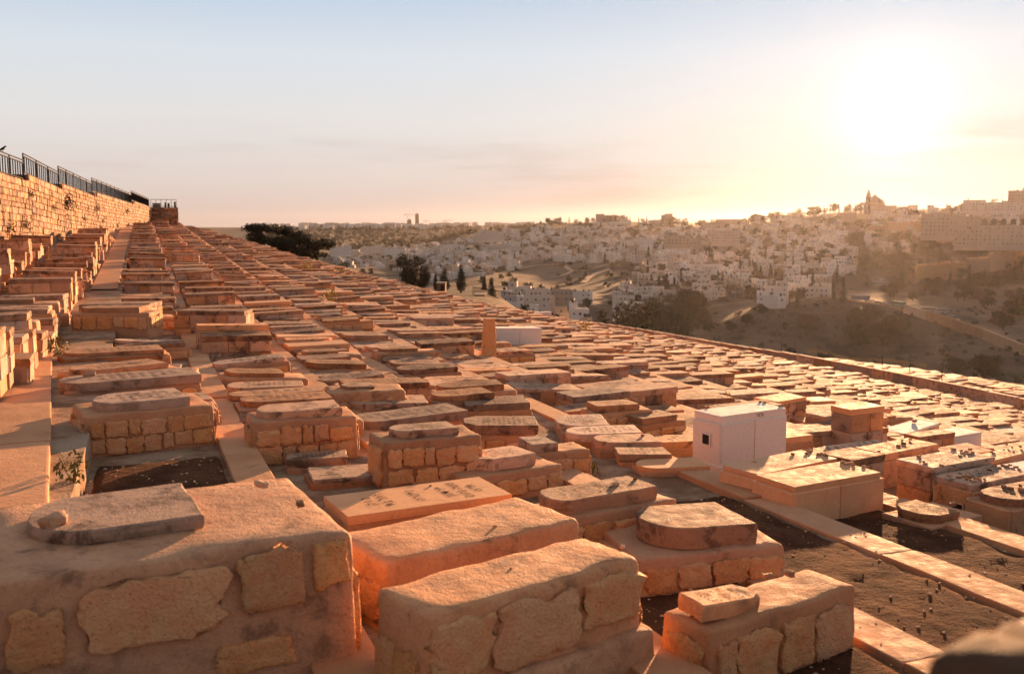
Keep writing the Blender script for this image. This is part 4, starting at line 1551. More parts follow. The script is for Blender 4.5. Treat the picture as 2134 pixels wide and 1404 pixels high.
# crow on the railing
def crow():
    e = bpy.data.objects.new('crow', None)
    COL.objects.link(e)
    u = wall_px_u(23)
    x, y = uv2xy(u, wall_v(u) - .22)
    i = 1
    t = (u - WU[1]) / (WU[2] - WU[1])
    e.location = (x, y, wtop(1, t) + 1.05 + .185)
    e.rotation_euler = (0, 0, -.25)
    e.scale = (1.15,) * 3
    b = MB()
    # body, neck, head and tail as one lofted skin, facing +x
    prof = [(-.30, .02, .015, .010), (-.22, .04, .03, .012), (-.13, .075, .045, .03), (-.04, .115, .062, .055), (.05, .15, .068, .064), (.11, .185, .055, .055), (.145, .22, .042, .042), (.175, .24, .042, .040), (.205, .24, .030, .027), (.235, .235, .014, .013), (.285, .225, .003, .003)]
    n = 10
    V = []
    for (px, pz, ry, rz_) in prof:
        V += [(px, ry * math.cos(2 * math.pi * q / n), pz + rz_ * math.sin(2 * math.pi * q / n)) for q in range(n)]
    Fc = []
    for j in range(len(prof) - 1):
        Fc += [(j * n + q, j * n + (q + 1) % n, (j + 1) * n + (q + 1) % n, (j + 1) * n + q) for q in range(n)]
    Fc += [tuple(range(n))[::-1], tuple(range((len(prof) - 1) * n, len(prof) * n))]
    b.add(V, Fc)
    ob('body', b.mesh('body', M['crow'], True), e)
    for s in (-1, 1):
        wv = MB()
        wv.add([(.08, s * .066, .17), (-.02, s * .072, .13), (-.25, s * .03, .045), (-.05, s * .066, .075), (.06, s * .07, .11)], [(0, 1, 2, 3, 4)])
        ob('wing', wv.mesh('wing', M['crow']), e)
        lg = MB()
        lg.bar((.0, s * .03, .09), (.015, s * .03, .0), .012)
        lg.bar((-.02, s * .03, .004), (.05, s * .03, .004), .01)
        ob('leg', lg.mesh('leg', M['crow']), e)
    tag(e, 'black crow perched on the iron railing', 'bird')


crow()

# caper bushes growing out of the wall
for i, (px, py, r) in enumerate([(137, 420, .55), (63, 404, .28), (108, 432, .22), (197, 432, .33), (44, 466, .34), (14, 475, .36), (18, 500, .4), (90, 500, .22), (172, 456, .2), (206, 476, .3), (212, 461, .2), (262, 440, .34), (281, 472, .4), (288, 465, .35), (310, 462, .5), (242, 470, .25)]):
    u = wall_px_u(px)
    x, y = uv2xy(u, wall_v(u) + .06)
    z = px_z(y, py)
    rg = random.Random(i + 300)
    m = MB()
    for j in range(170):
        d = Vector((rg.gauss(0, .42), rg.gauss(0, .42), rg.gauss(-.1, .5))) * r
        d = d + Vector((CR, SR, 0)) * (.25 * r + abs(rg.gauss(0, .2)) * r)
        s = r * rg.uniform(.08, .2)
        q = Euler((rg.uniform(0, 6.3), rg.uniform(0, 6.3), rg.uniform(0, 6.3))).to_matrix()
        m.add([d + q @ Vector(k) for k in ((-s, 0, 0), (0, -s * .6, 0), (s, 0, 0), (0, s * .6, 0))], [(0, 1, 2, 3)])
    st = MB()
    for j in range(6):
        a = rg.uniform(0, 6.28)
        st.bar((0, 0, 0), Vector((CR, SR, 0)) * .35 * r + Vector((math.cos(a), math.sin(a), rg.uniform(-1, .5))) * r * .4, r * .04, None, 0, 3)
    e = bpy.data.objects.new('caper_bush', None)
    COL.objects.link(e)
    e.location = (x, y, z)
    tag(e, 'dry bush rooted in the face of the golden retaining wall', 'bush', 'bushes growing on the retaining wall')
    ob('foliage', m.mesh('foliage', M['caper']), e)
    ob('stem', st.mesh('stem', M['bark']), e)

# ------------------------------------------------------------------ low boundary wall below the graves
bw = bpy.data.objects.new('boundary_wall', None)
COL.objects.link(bw)
tag(bw, 'long low limestone boundary wall at the lower edge of the graves', 'wall')
LW = [new_mesh('wall_panel', *rbox(1, 1, 1, .015, (4, 0, 1), .006, 3, i), M['ashlar']) for i in range(4)]
CAPM = [new_mesh('coping', *rbox(1, 1, 1, .02, (3, 0, 0), .008, 3, i), M['slab']) for i in range(3)]
rg = random.Random(9)
u = 22.0
while u < 163:
    ln = rg.uniform(2.6, 3.4)
    um = u + ln / 2
    x, y = uv2xy(um, VEND + .3)
    z = float(hill(um, VEND))
    hh = 1.15 + .1 * math.sin(um * .11)
    o = ob('wall_panel', rg.choice(LW), bw, (x, y, z - 1.4), (0, 0, ROT + math.pi / 2), (ln - .012, .38, hh + 1.4))
    ob('coping', rg.choice(CAPM), bw, (x, y, z + hh - .005), (0, 0, ROT + math.pi / 2), (ln - .02, .46, .10))
    u += ln
# return of the wall on the right
a0 = on_ground(2010, 846)
# lamp posts beyond the wall
def lamp_post(px, py_base, py_top, label, double=True):
    # stands on the lower field just beyond the wall
    p = None
    r = ray(px, py_base)
    for t in np.arange(60, 420, .5):
        q = r * float(t)
        if q.z <= float(ground(q.x, q.y)):
            p = q
            break
    p = p or r * 170.0
    h = (py_base - py_top) / F * p.y
    e = bpy.data.objects.new('lamp_post', None)
    COL.objects.link(e)
    e.location = p
    tag(e, label, 'lamp post', 'lamp posts below the boundary wall')
    m = MB()
    s = max(h / 6, .5)
    m.lathe([(.16 * s, -.5), (.16 * s, .5), (.10 * s, .6), (.07 * s, h)], 8)
    ob('pole', m.mesh('pole', M['iron']), e)
    for sx in ((-1, 1) if double else (1,)):
        a = MB()
        a.bar((0, 0, h - .1 * s), (sx * .55 * s, 0, h + .1 * s), .07 * s)
        ob('arm', a.mesh('arm', M['iron']), e)
        l = MB()
        l.box(sx * .8 * s, 0, h + .12 * s, .6 * s, .26 * s, .16 * s)
        ob('lamp_head', l.mesh('lamp_head', simple('lamp_casing', (.2, .18, .16), .7)), e)


for px, b, t in ((1408, 712, 682), (1628, 735, 706), (1656, 744, 712), (1838, 772, 730), (1895, 787, 740), (1962, 802, 756)):
    lamp_post(px, b, t, 'slim dark street lamp post standing on the lower field')
# ------------------------------------------------------------------ trees
def leaf_cloud(rg, blobs, n, size, flat=.45):
    """many small leaf faces spread through a crown made of clumps (centre, radii)"""
    V, Fc = [], []
    vol = [b[1][0] * b[1][1] * b[1][2] for b in blobs]
    for i in range(n):
        c, r = rg.choices(blobs, vol)[0]
        while True:
            d = Vector((rg.uniform(-1, 1), rg.uniform(-1, 1), rg.uniform(-1, 1)))
            if .2 < d.length < 1:
                break
        d = d * (1 + .18 * rg.gauss(0, 1))
        p = Vector((c[0] + d.x * r[0], c[1] + d.y * r[1], c[2] + d.z * r[2]))
        s = size * rg.uniform(.5, 1.3)
        q = Euler((rg.uniform(0, 6.3), rg.uniform(0, 6.3), rg.uniform(0, 6.3))).to_matrix()
        k = len(V)
        V += [p + q @ Vector(t) for t in ((-s, 0, 0), (0, -s * flat, s * .1), (s, 0, 0), (0, s * flat, -s * .1))]
        Fc.append((k, k + 1, k + 2, k + 3))
    return V, Fc


def tree_meshes(kind, seed, n, leaf):
    """unit-height tree: crown and trunk meshes"""
    rg = random.Random(seed)
    tr = MB()
    blobs = []
    if kind == 'cypress':
        for i in range(9):
            t = i / 8
            w = .125 * (1 - t) ** .6 * (1 if t > .12 else .7) + .012
            blobs.append(((rg.gauss(0, .012), rg.gauss(0, .012), .08 + .9 * t), (w, w, .09)))
        tr.lathe([(.03, -.08), (.022, .1), (.008, .8)], 6)
        mat = 'cypress'
    elif kind == 'pine':
        for i in range(11):
            a, r = rg.uniform(0, 6.28), rg.uniform(.05, .42)
            z = rg.uniform(.24, .95) - r * .3
            w = rg.uniform(.12, .22)
            blobs.append(((r * math.cos(a), r * math.sin(a), z), (w * 1.15, w * 1.15, w * .8)))
            tr.bar((0, 0, .12 + .3 * rg.random()), (r * math.cos(a) * .9, r * math.sin(a) * .9, z), .02, None, 0, 5)
        tr.lathe([(.045, -.08), (.032, .2), (.02, .6), (.006, .85)], 7)
        mat = 'pine'
    else:
        for i in range(9):
            a, r = rg.uniform(0, 6.28), rg.uniform(.05, .36)
            z = rg.uniform(.28, .82)
            w = rg.uniform(.14, .25)
            blobs.append(((r * math.cos(a), r * math.sin(a), z), (w, w, w * .8)))
            tr.bar((0, 0, .1), (r * math.cos(a) * .8, r * math.sin(a) * .8, z), .025, None, 0, 5)
        tr.lathe([(.05, -.08), (.035, .2), (.02, .5)], 7)
        mat = 'olive' if kind == 'olive' else 'pine'
    V, Fc = leaf_cloud(rg, blobs, n, leaf)
    return new_mesh('crown', V, Fc, M[mat]), tr.mesh('trunk', M['bark'])


def put_tree(meshes, loc, h, w, label, group=None, name='tree', rz=None):
    e = bpy.data.objects.new(name, None)
    COL.objects.link(e)
    e.location = loc
    e.rotation_euler = (0, 0, rnd.uniform(0, 6.3) if rz is None else rz)
    e.scale = (w, w, h)
    tag(e, label, 'tree', group)
    ob('crown', meshes[0], e)
    ob('trunk', meshes[1], e)
    return e


NEAR_PINE = [tree_meshes('pine', 20 + i, 5200, .030) for i in range(4)]
NEAR_ROUND = [tree_meshes('round', 30 + i, 4200, .032) for i in range(2)]
NEAR_CYP = [tree_meshes('cypress', 40 + i, 2600, .022) for i in range(3)]
FAR_CYP = [tree_meshes('cypress', 50 + i, 420, .045) for i in range(3)]
FAR_PINE = [tree_meshes('pine', 60 + i, 620, .06) for i in range(3)]
FAR_OLIVE = [tree_meshes('olive', 70 + i, 620, .065) for i in range(4)]


def tree_at(px, d, py_top, py_base, meshes, wpx, label, group=None, name='tree'):
    a = math.atan((px - CX) / F)
    x, y = d * math.sin(a), d * math.cos(a)
    zb, zt = px_z(y, py_base), px_z(y, py_top)
    put_tree(meshes, (x, y, zb), zt - zb, wpx / F * y, label, group, name)


tree_at(545, 178, 458, 520, NEAR_PINE[0], 84, 'wind-bent dark pine at the far edge of the graves, tallest of its clump', None, 'pine_tree')
tree_at(585, 182, 474, 530, NEAR_PINE[1], 82, 'dense dark pine in the middle of the pine clump', None, 'pine_tree')
tree_at(596, 184, 471, 540, NEAR_CYP[0], 60, 'thin cypress spire rising out of the pine clump', None, 'cypress_tree')
tree_at(625, 180, 476, 545, NEAR_PINE[2], 84, 'broad dark pine near the right end of the pine clump', None, 'pine_tree')
tree_at(662, 178, 488, 548, NEAR_PINE[3], 86, 'low spreading pine closing the pine clump toward the white houses', None, 'pine_tree')
tree_at(606, 176, 500, 550, NEAR_PINE[1], 90, 'low dark pine filling the front of the pine clump', None, 'pine_tree')
tree_at(850, 215, 529, 612, NEAR_ROUND[0], 58, 'tall dark leafy tree standing alone behind the graves', None, 'leafy_tree')
tree_at(880, 222, 550, 612, NEAR_ROUND[1], 46, 'shorter dark tree touching the tall leafy one', None, 'leafy_tree')
for px, d, t, b, w, lb in ((908, 330, 565, 605, 46, 'small cypress beside the ruined roadside hut'), (927, 330, 557, 604, 80, 'stout bushy cypress behind the roadside hut'), (961, 330, 550, 606, 88, 'thick tall cypress right of the roadside hut'), (1010, 400, 571, 612, 52, 'narrow cypress above the nearest flat roofs'), (1024, 330, 574, 645, 90, 'tallest pointed cypress in front of the nearest houses')):
    tree_at(px, d, t, b, rnd.choice(NEAR_CYP), w, lb, None, 'cypress_tree')

# ------------------------------------------------------------------ houses
def wall_paint(name, c, v):
    t = NT(name)
    p = t.pos()
    r = t.rand()
    col = t.mix(r, tuple(x * (1 - v) for x in c), tuple(min(.82, x * (1 + v)) for x in c))
    col = t.mix(t.rng(t.noise(p, .25, 5, .7), .5, .75, 0, .5), col, tuple(x * .62 for x in c))
    return t.end(col, .85, t.bump(t.noise(p, 2.2, 5, .7), .3, .1), .2)


HM = [wall_paint('house_stone', (.62, .53, .46), .18), wall_paint('house_cream', (.74, .67, .61), .10), wall_paint('house_tan', (.46, .36, .28), .22)]
M['win'] = simple('window_glass', (.07, .06, .06), .6, 0, .15)
M['tank'] = simple('black_tank', (.03, .03, .03), .5)
M['roofdust'] = simple('roof_dust', (.40, .33, .28), .9, 0, .1, .2)
M['tile'] = simple('red_roof_tile', (.26, .10, .055), .8, 0, .2, .2)
WINM = MB()
WINM.box(0, 0, 0, 1, .12, 1, 0)
WIN = WINM.mesh('window', M['win'])
SILL = MB()
SILL.box(0, -.10, -.56, 1.2, .22, .12)
SILLM = SILL.mesh('sill', HM[1])
TANK = MB()
TANK.lathe([(.5, 0), (.5, 1), (.42, 1.12)], 8)
TANKM = TANK.mesh('water_tank', M['tank'])


def house_volumes(rg, w, d, h):
    """main block plus an extra storey or wing: (x0,x1,y0,y1,z0,z1); front is -y"""
    vs_ = [(-w / 2, w / 2, -d / 2, d / 2, -4.0, h)]
    if rg.random() < .65:
        f = rg.uniform(.35, .65)
        x0 = -w / 2 if rg.random() < .5 else w / 2 - w * f
        vs_.append((x0, x0 + w * f, -d / 2 + d * rg.uniform(.1, .4), d / 2 - .02, h - .05, h + rg.uniform(2.4, 3.2)))
    if rg.random() < .5:
        s = rg.choice((-1, 1))
        e = rg.uniform(.25, .5) * w
        x0 = w / 2 - .03 if s > 0 else -w / 2 - e + .03
        vs_.append((x0, x0 + e, -d / 2 - rg.uniform(-.8, 1.4), d / 2 - .5, -4.0, h - rg.choice((2.8, 3.0, 0.6))))
    return vs_


def house_wins(rg, vols):
    out = []
    for (x0, x1, y0, y1, z0, z1) in vols:
        zb = max(z0, 0)
        nf = max(1, int((z1 - zb + .3) / 3.0))
        fh = (z1 - zb) / nf
        nx = max(1, int((x1 - x0) / rg.uniform(2.4, 3.4)))
        for f in range(nf):
            for i in range(nx):
                if rg.random() < .3:
                    continue
                out.append((x0 + (x1 - x0) * (i + .5) / nx, y0, zb + fh * f + fh * .55, rg.choice((.7, .9, 1.1)), rg.choice((1.0, 1.25)), 0))
        ny = max(1, int((y1 - y0) / 3.2))
        for f in range(nf):
            for i in range(ny):
                if rg.random() < .6:
                    continue
                for s in (0, 1):
                    out.append(((x0, x1)[s], y0 + (y1 - y0) * (i + .5) / ny, zb + fh * f + fh * .55, 1.0, 1.3, (-1, 1)[s]))
    return out


def house_parts(seed, w, d, h, mat):
    rg = random.Random(seed)
    vols = house_volumes(rg, w, d, h)
    m = MB()
    for (x0, x1, y0, y1, z0, z1) in vols:
        m.box((x0 + x1) / 2, (y0 + y1) / 2, (z0 + z1) / 2, x1 - x0, y1 - y0, z1 - z0, 0)
        t, ph = .25, rg.uniform(.5, .9)
        for (cx, cy, sx, sy) in (((x0 + x1) / 2, y0 + t / 2 + .012, x1 - x0 - .03, t), ((x0 + x1) / 2, y1 - t / 2 - .012, x1 - x0 - .03, t), (x0 + t / 2 + .012, (y0 + y1) / 2, t, y1 - y0 - 2 * t - .06), (x1 - t / 2 - .012, (y0 + y1) / 2, t, y1 - y0 - 2 * t - .06)):
            m.box(cx, cy, z1 + ph / 2 - .01, sx, sy, ph + .02, 0)
        m.box((x0 + x1) / 2, (y0 + y1) / 2, z1 + .02, x1 - x0 - 2 * t - .1, y1 - y0 - 2 * t - .1, .06, 1)
        if rg.random() < .45:
            m.box(x0 + (x1 - x0) * rg.uniform(.3, .7), y0 - .5, max(z0, 0) + 3.0, (x1 - x0) * .35, 1.0, .18, 0)
    return vols, m, house_wins(rg, vols), rg


HT_NEAR = []


def near_house(e, seed, w, d, h, mat):
    vols, m, wins, rg = house_parts(seed, w, d, h, mat)
    ob('wall', m.mesh('wall', [mat, M['roofdust']]), e)
    for (x, y, z, ww, wh, s) in wins:
        if s == 0:
            o = ob('window', WIN, e, (x, y + .03, z), (0, 0, 0), (ww, 1, wh))
            ob('sill', SILLM, o)
        else:
            ob('window', WIN, e, (x - s * .03, y, z), (0, 0, math.pi / 2), (ww, 1, wh))
    for i in range(rg.randint(1, 5)):
        x0, x1, y0, y1, z0, z1 = rg.choice(vols)
        ob('water_tank', TANKM, e, (rg.uniform(x0 + .8, x1 - .8), rg.uniform(y0 + .8, y1 - .8), z1 + .7), (0, 0, 0), (rg.uniform(.9, 1.3),) * 2 + (rg.uniform(1.1, 1.7),))


FAR_H = []
for i in range(26):
    rg = random.Random(900 + i)
    w, d, h = rg.uniform(7, 14), rg.uniform(7, 11), rg.choice((3.4, 3.4, 6.2, 6.4, 6.2, 9.2, 9.4))
    vols, m, wins, rg = house_parts(i + 500, w, d, h, None)
    for (x, y, z, ww, wh, s) in wins:
        if s == 0:
            m.box(x, y - .0, z, ww, .1, wh, 2)
        else:
            m.box(x, y, z, .1, ww, wh, 2)
    FAR_H.append([(np.concatenate(m.V), m.F, m.M), (w, d, h)])
FAR_HM = [[new_mesh('house', f[0][0], f[0][1], [hm, M['roofdust'], M['win']], f[0][2]) for hm in HM] for f in FAR_H]

REG = [  # pixel quads: x0, x1, y at (x0 top, x1 top, x0 bottom, x1 bottom), count, scale, where
    (700, 1010, 530, 499, 556, 578, 95, 1.0, 'on the slope below the far wooded ridge'),
    (985, 1490, 482, 474, 548, 545, 170, 1.05, 'on the middle town hill'),
    (900, 1100, 535, 520, 590, 560, 60, .95, 'left of the bare hill with tracks'),
    (1300, 1560, 545, 545, 640, 620, 80, .95, 'in the valley village above the dark trees'),
    (1400, 1760, 540, 530, 600, 580, 70, .95, 'on the village ridge below the convent'),
    (1500, 1760, 480, 460, 545, 530, 40, 1.0, 'under the wooded ridge left of the abbey'),
    (1560, 1720, 600, 590, 628, 622, 12, 1.0, 'above the bare slope by the road bend'),
    (1700, 1900, 480, 470, 560, 540, 34, 1.0, 'below the abbey beside the climbing road'),
    (1860, 2134, 465, 440, 500, 470, 34, 1.2, 'above the old city wall'),
    (1500, 2134, 468, 430, 480, 440, 30, 1.0, 'along the sunlit ridge'),
]
cand = []
rg = random.Random(31)
for (x0, x1, t0, t1, b0, b1, n, sc, where) in REG:
    for i in range(n):
        for _ in range(12):
            f = rg.random()
            px = x0 + (x1 - x0) * f
            py = (t0 + (t1 - t0) * f) * (1 - (g := rg.random())) + (b0 + (b1 - b0) * f) * g
            p = drop(px, py, 420)
            if 1080 < px < 1330 and 545 < py < 600:
                continue
            if all((p - c[0]).length > 11 for c in cand):
                cand.append((p, sc, where))
                break
cand.sort(key=lambda c: c[0].length / c[1])
HLAB = ['pale stone', 'cream', 'tan']
STOR = {3.4: 'one-storey', 6.2: 'two-storey', 6.4: 'two-storey', 9.2: 'three-storey', 9.3: 'three-storey', 9.4: 'three-storey', 12.2: 'four-storey'}
hst = MB()
HOUSE_MAX = 245
nh = [0, 0]
for n, (p, sc, r) in enumerate(cand):
    rr = random.Random(n + 9000)
    mi = rr.choices((0, 1, 2), (4, 4, 2))[0]
    rz = -math.atan2(p.x, p.y) + rr.gauss(0, .45)
    dist = p.length
    if dist < 900 and nh[0] < 70:
        e = bpy.data.objects.new('house', None)
        COL.objects.link(e)
        e.location, e.rotation_euler = p, (0, 0, rz)
        hh = rr.choice((3.4, 6.4, 6.4, 9.3))
        near_house(e, n, rr.uniform(9, 15), rr.uniform(8, 12), hh, HM[mi])
        lb = '%s flat-roofed %s house with rooftop tanks %s' % (STOR[hh], HLAB[mi], r)
        tag(e, lb, 'house', 'houses: ' + lb)
        nh[0] += 1
    elif nh[0] + nh[1] < HOUSE_MAX:
        hi = rr.randrange(26)
        o = ob('house', FAR_HM[hi][mi], None, p, (0, 0, rz), (sc, sc, sc))
        lb = '%s %s flat-roofed %s house %s' % ('wide' if FAR_H[hi][1][0] > 11.5 else 'narrow', STOR[FAR_H[hi][1][2]], HLAB[mi], r)
        tag(o, lb, 'house', 'houses: ' + lb)
        nh[1] += 1
    else:
        f = FAR_H[rr.randrange(26)][0]
        Mx = Matrix.Translation(p) @ Matrix.Rotation(rz, 4, 'Z') @ Matrix.Scale(sc, 4)
        off = {0: 0, 1: 3, 2: 4}[mi]
        hst.add(f[0], f[1], [(mi if q == 0 else q + 2) for q in f[2]], Mx)
print('houses', nh, len(cand))
rg = random.Random(61)
for i in range(85):                            # blocks along the farthest ridge
    px = rg.uniform(560, 1120)
    p = at_dist(px, rg.uniform(4700, 5050))
    hst.box(p.x, p.y, p.z + 6, rg.uniform(18, 60), 18, rg.choice((16, 22, 28)), rg.choice((0, 1)), rg.uniform(-.3, .3))
for i in range(760):
    px = rg.uniform(700, 1480)
    p = drop(px, rg.uniform(float(np.interp(px, [700, 850, 1000, 1080], [532, 518, 497, 478])), 548), 1300)
    f = FAR_H[rg.randrange(26)][0]
    Mx = Matrix.Translation(p) @ Matrix.Rotation(-math.atan2(p.x, p.y) + rg.gauss(0, .5), 4, 'Z') @ Matrix.Scale(rg.uniform(.8, 1.1), 4)
    mi = rg.randrange(3)
    hst.add(f[0], f[1], [(mi if q == 0 else q + 2) for q in f[2]], Mx)
for i in range(460):
    px = rg.uniform(1000, 1760)
    p = drop(px, rg.uniform(float(np.interp(px, [1000, 1500, 1760], [480, 478, 455])), 556), 900)
    if 1080 < px < 1330 and p.length < 1500:
        continue
    f = FAR_H[rg.randrange(26)][0]
    Mx = Matrix.Translation(p) @ Matrix.Rotation(-math.atan2(p.x, p.y) + rg.gauss(0, .5), 4, 'Z') @ Matrix.Scale(rg.uniform(.6, .85), 4)
    mi = rg.randrange(3)
    hst.add(f[0], f[1], [(mi if q == 0 else q + 2) for q in f[2]], Mx)
tag(ob('distant_houses', hst.mesh('distant_houses', HM + [M['roofdust'], M['win']])), 'dense mass of small pale houses on the farthest slopes', 'houses', kind='stuff')


def block(name, px, d, py_base, w, dep, h, mat, label, seed, cat='house', rz=0.0, extra=None):
    """a single building set by its pixel column and its distance"""
    a = math.atan((px - CX) / F)
    x, y = d * math.sin(a), d * math.cos(a)
    e = bpy.data.objects.new(name, None)
    COL.objects.link(e)
    e.location = (x, y, px_z(y, py_base))
    e.rotation_euler = (0, 0, -a + rz)
    near_house(e, seed, w, dep, h, mat)
    tag(e, label, cat)
    return e


# the nearest houses, below the cypresses
NB = [(1068, 560, 640, 12, 10, 6.2, 1, 'low cream house with roof tanks behind the pointed cypress', .1), (1083, 600, 622, 14, 10, 6.5, 0, 'broad flat-roofed house crowded with black roof tanks', -.1), (1118, 590, 655, 15, 11, 14.5, 0, 'big pale house with rows of roof tanks and tall blank wall', .15), (1140, 600, 662, 6, 9, 12.5, 2, 'narrow house side with stacked balconies next to the big pale house', .5),
      (1098, 480, 672, 11, 9, 5.0, 1, 'white house with a red tiled lean-to near the boundary wall', .0), (1148, 470, 690, 10, 9, 5.4, 1, 'small bright house tucked behind the boundary wall', -.2), (1178, 520, 690, 11, 10, 9.5, 2, 'tan house joined to the tall white block', .05), (1207, 500, 705, 9, 10, 14.5, 1, 'tall white block house with small square windows', .12),
      (1185, 440, 708, 9, 8, 4.2, 0, 'low pale house in front of the tall white block', .2), (1236, 440, 718, 7, 8, 8.5, 2, 'ochre house corner lit by the sun beside the tall white block', .5), (1262, 420, 726, 8, 8, 8.0, 0, 'unfinished grey house by the boundary wall', .2), (1284, 410, 738, 7, 7, 5.5, 1, 'little white house with rooftop clutter nearest the dark trees', .3),
      (1212, 720, 632, 15, 11, 8.0, 1, 'cream house with a small rooftop room and a terrace', -.1), (1165, 680, 628, 18, 10, 7.5, 2, 'long brown house with laundry roof behind the tall block', .1), (1330, 640, 652, 16, 10, 6.4, 1, 'white house with flat terrace among dark trees', -.1), (1384, 700, 640, 17, 11, 11, 0, 'large stone house beside the pair of cypresses', .1),
      (1300, 700, 640, 14, 10, 8, 0, 'stone house above the long garden wall', .2), (1396, 640, 662, 9, 9, 9, 1, 'narrow white house half hidden by the big dark trees', .3), (1618, 660, 640, 15, 11, 13, 0, 'tall stone house at the top of the bare slope', -.1), (1600, 640, 640, 12, 10, 7, 1, 'low cream house at the brink of the bare slope', .1), (1668, 690, 625, 13, 11, 9, 1, 'white house by the bend of the road', -.1), (1700, 700, 622, 20, 11, 9.5, 0, 'long stone house above the road bend', .05)]
for i, (px, d, pb, w, dep, h, mi, lb, rz) in enumerate(NB):
    block('house', px, d, pb, w, dep, h, HM[mi], lb, 4000 + i, 'house', rz)
# bigger buildings farther away
BB = [(822, 1900, 542, 38, 14, 20, 1, 'wide white apartment block low on the far slope'), (718, 1900, 530, 28, 14, 13, 1, 'white house block beside the pine clump'), (778, 2000, 530, 40, 14, 15, 0, 'long terrace of pale apartments on the far slope'), (1048, 1750, 535, 60, 16, 18, 0, 'very long pale apartment block in the middle of the hillside town'), (1085, 1750, 528, 34, 14, 20, 1, 'white apartment wing joined to the long block'), (1030, 1800, 500, 36, 14, 14, 0, 'pale row of flats near the upper edge of the town'),
      (1255, 2250, 480, 60, 16, 18, 1, 'white terraced apartments below the hilltop trees'), (1290, 2200, 478, 50, 16, 16, 1, 'second white apartment group below the hilltop trees'), (1262, 2300, 462, 48, 16, 14, 2, 'flat block standing on the hilltop skyline'), (1391, 2300, 470, 18, 16, 26, 2, 'slim tower block on the skyline'), (1378, 2300, 472, 34, 16, 14, 0, 'building at the foot of the slim skyline tower'), (1515, 1900, 478, 46, 20, 18, 2, 'massive square hotel-like block on the saddle of the skyline'), (1500, 1880, 480, 70, 20, 11, 2, 'low wide wing below the massive skyline block'),
      (1340, 1500, 515, 70, 14, 10, 1, 'long low white building on the town slope'), (1412, 1050, 510, 30, 14, 9, 2, 'red roofed convent building among the trees'), (1510, 1100, 505, 30, 14, 12, 0, 'stone convent with arched front among the trees'), (1760, 1450, 458, 26, 14, 9, 2, 'building on the ridge left of the abbey'), (1835, 1480, 440, 34, 14, 7, 2, 'low building on the ridge right of the abbey')]
for i, (px, d, pb, w, dep, h, mi, lb) in enumerate(BB):
    block('building', px, d, pb, w, dep, h, HM[mi], lb, 5000 + i, 'building')

# twin towers and cranes on the far ridge
for px, w, h, lb in ((855, 22, 34, 'shorter square tower block on the farthest ridge'), (871, 19, 62, 'tall stepped tower block on the farthest ridge')):
    p = at_dist(px, 4900)
    e = bpy.data.objects.new('tower_block', None)
    COL.objects.link(e)
    e.location = (p.x, p.y, px_z(p.y, 473))
    m = MB()
    m.box(0, 0, h / 2 - 6, w, w, h + 12, 0)
    ob('shaft', m.mesh('shaft', HM[2]), e)
    for q in range(int(h / 4)):
        b = MB()
        b.box(0, -w / 2 - .05, 2 + q * 4, w * .82, .3, 1.7)
        ob('window_band', b.mesh('window_band', M['win']), e)
    t = MB()
    t.box(0, 0, h + 2.5, w * .55, w * .6, 5)
    ob('roof_block', t.mesh('roof_block', HM[0]), e)
    tag(e, lb, 'tower')
M['crane'] = simple('crane_steel', (.30, .17, .08), .6)
for px, h, j, lb in ((850, 58, 52, 'tall construction crane next to the twin towers'), (888, 28, 34, 'small construction crane right of the twin towers'), (930, 30, 46, 'construction crane standing alone on the far ridge')):
    p = at_dist(px, 4850)
    e = bpy.data.objects.new('crane', None)
    COL.objects.link(e)
    e.location = (p.x, p.y, px_z(p.y, 473))
    m = MB()
    m.box(0, 0, h / 2, 1.6, 1.6, h)
    ob('mast', m.mesh('mast', M['crane']), e)
    m = MB()
    m.box(j * .2, 0, h, j, 1.2, 1.2)
    m.bar((-.0, 0, h + 7), (j * .6, 0, h), .5)
    m.bar((0, 0, h + 7), (-j * .28, 0, h), .5)
    m.bar((0, 0, h), (0, 0, h + 7), 1.0)
    ob('jib', m.mesh('jib', M['crane']), e)
    m = MB()
    m.box(-j * .26, 0, h - 1.5, 4, 2, 3)
    ob('counterweight', m.mesh('counterweight', M['crane']), e)
    tag(e, lb, 'crane')

# ------------------------------------------------------------------ abbey on the ridge
a = at_dist(1816, 1520)
zb = px_z(a.y, 437)
e = bpy.data.objects.new('abbey_church', None)
COL.objects.link(e)
e.location = (a.x, a.y, zb)
e.rotation_euler = (0, 0, -math.atan2(a.x, a.y))
ST = HM[2]
m = MB()
m.lathe([(14.5, -6), (14.5, 8), (13.6, 8.2), (13.6, 9)], 12)
ob('rotunda', m.mesh('rotunda', ST), e)
m = MB()
m.lathe([(14.8, 9), (9, 14.5), (4, 18.2), (.8, 20.5), (.3, 22.5)], 12)
ob('conical_roof', m.mesh('conical_roof', simple('lead_roof', (.10, .085, .08), .6)), e)
for k in range(4):
    t = math.pi / 4 + k * math.pi / 2
    m = MB()
    m.lathe([(2.2, -6), (2.2, 11), (2.6, 11.2), (1.6, 12.5), (.2, 15)], 8, 0, (14.2 * math.cos(t), 14.2 * math.sin(t), 0))
    ob('corner_turret', m.mesh('corner_turret', ST), e)
for k in range(8):
    t = -math.pi / 2 + (k - 3.5) * .3
    m = MB()
    m.box(14.5 * math.cos(t), 14.5 * math.sin(t), 3.5, 1.2, 1.2, 4.5, 0, t)
    ob('window', m.mesh('window', M['win']), e)
tag(e, 'domed abbey church with dark conical roof on the sunlit ridge', 'church')
e2 = bpy.data.objects.new('bell_tower', None)
COL.objects.link(e2)
b = at_dist(1803, 1515)
e2.location = (b.x, b.y, zb)
e2.rotation_euler = (0, 0, -math.atan2(b.x, b.y))
m = MB()
m.box(0, 0, 5, 7.5, 7.5, 24)
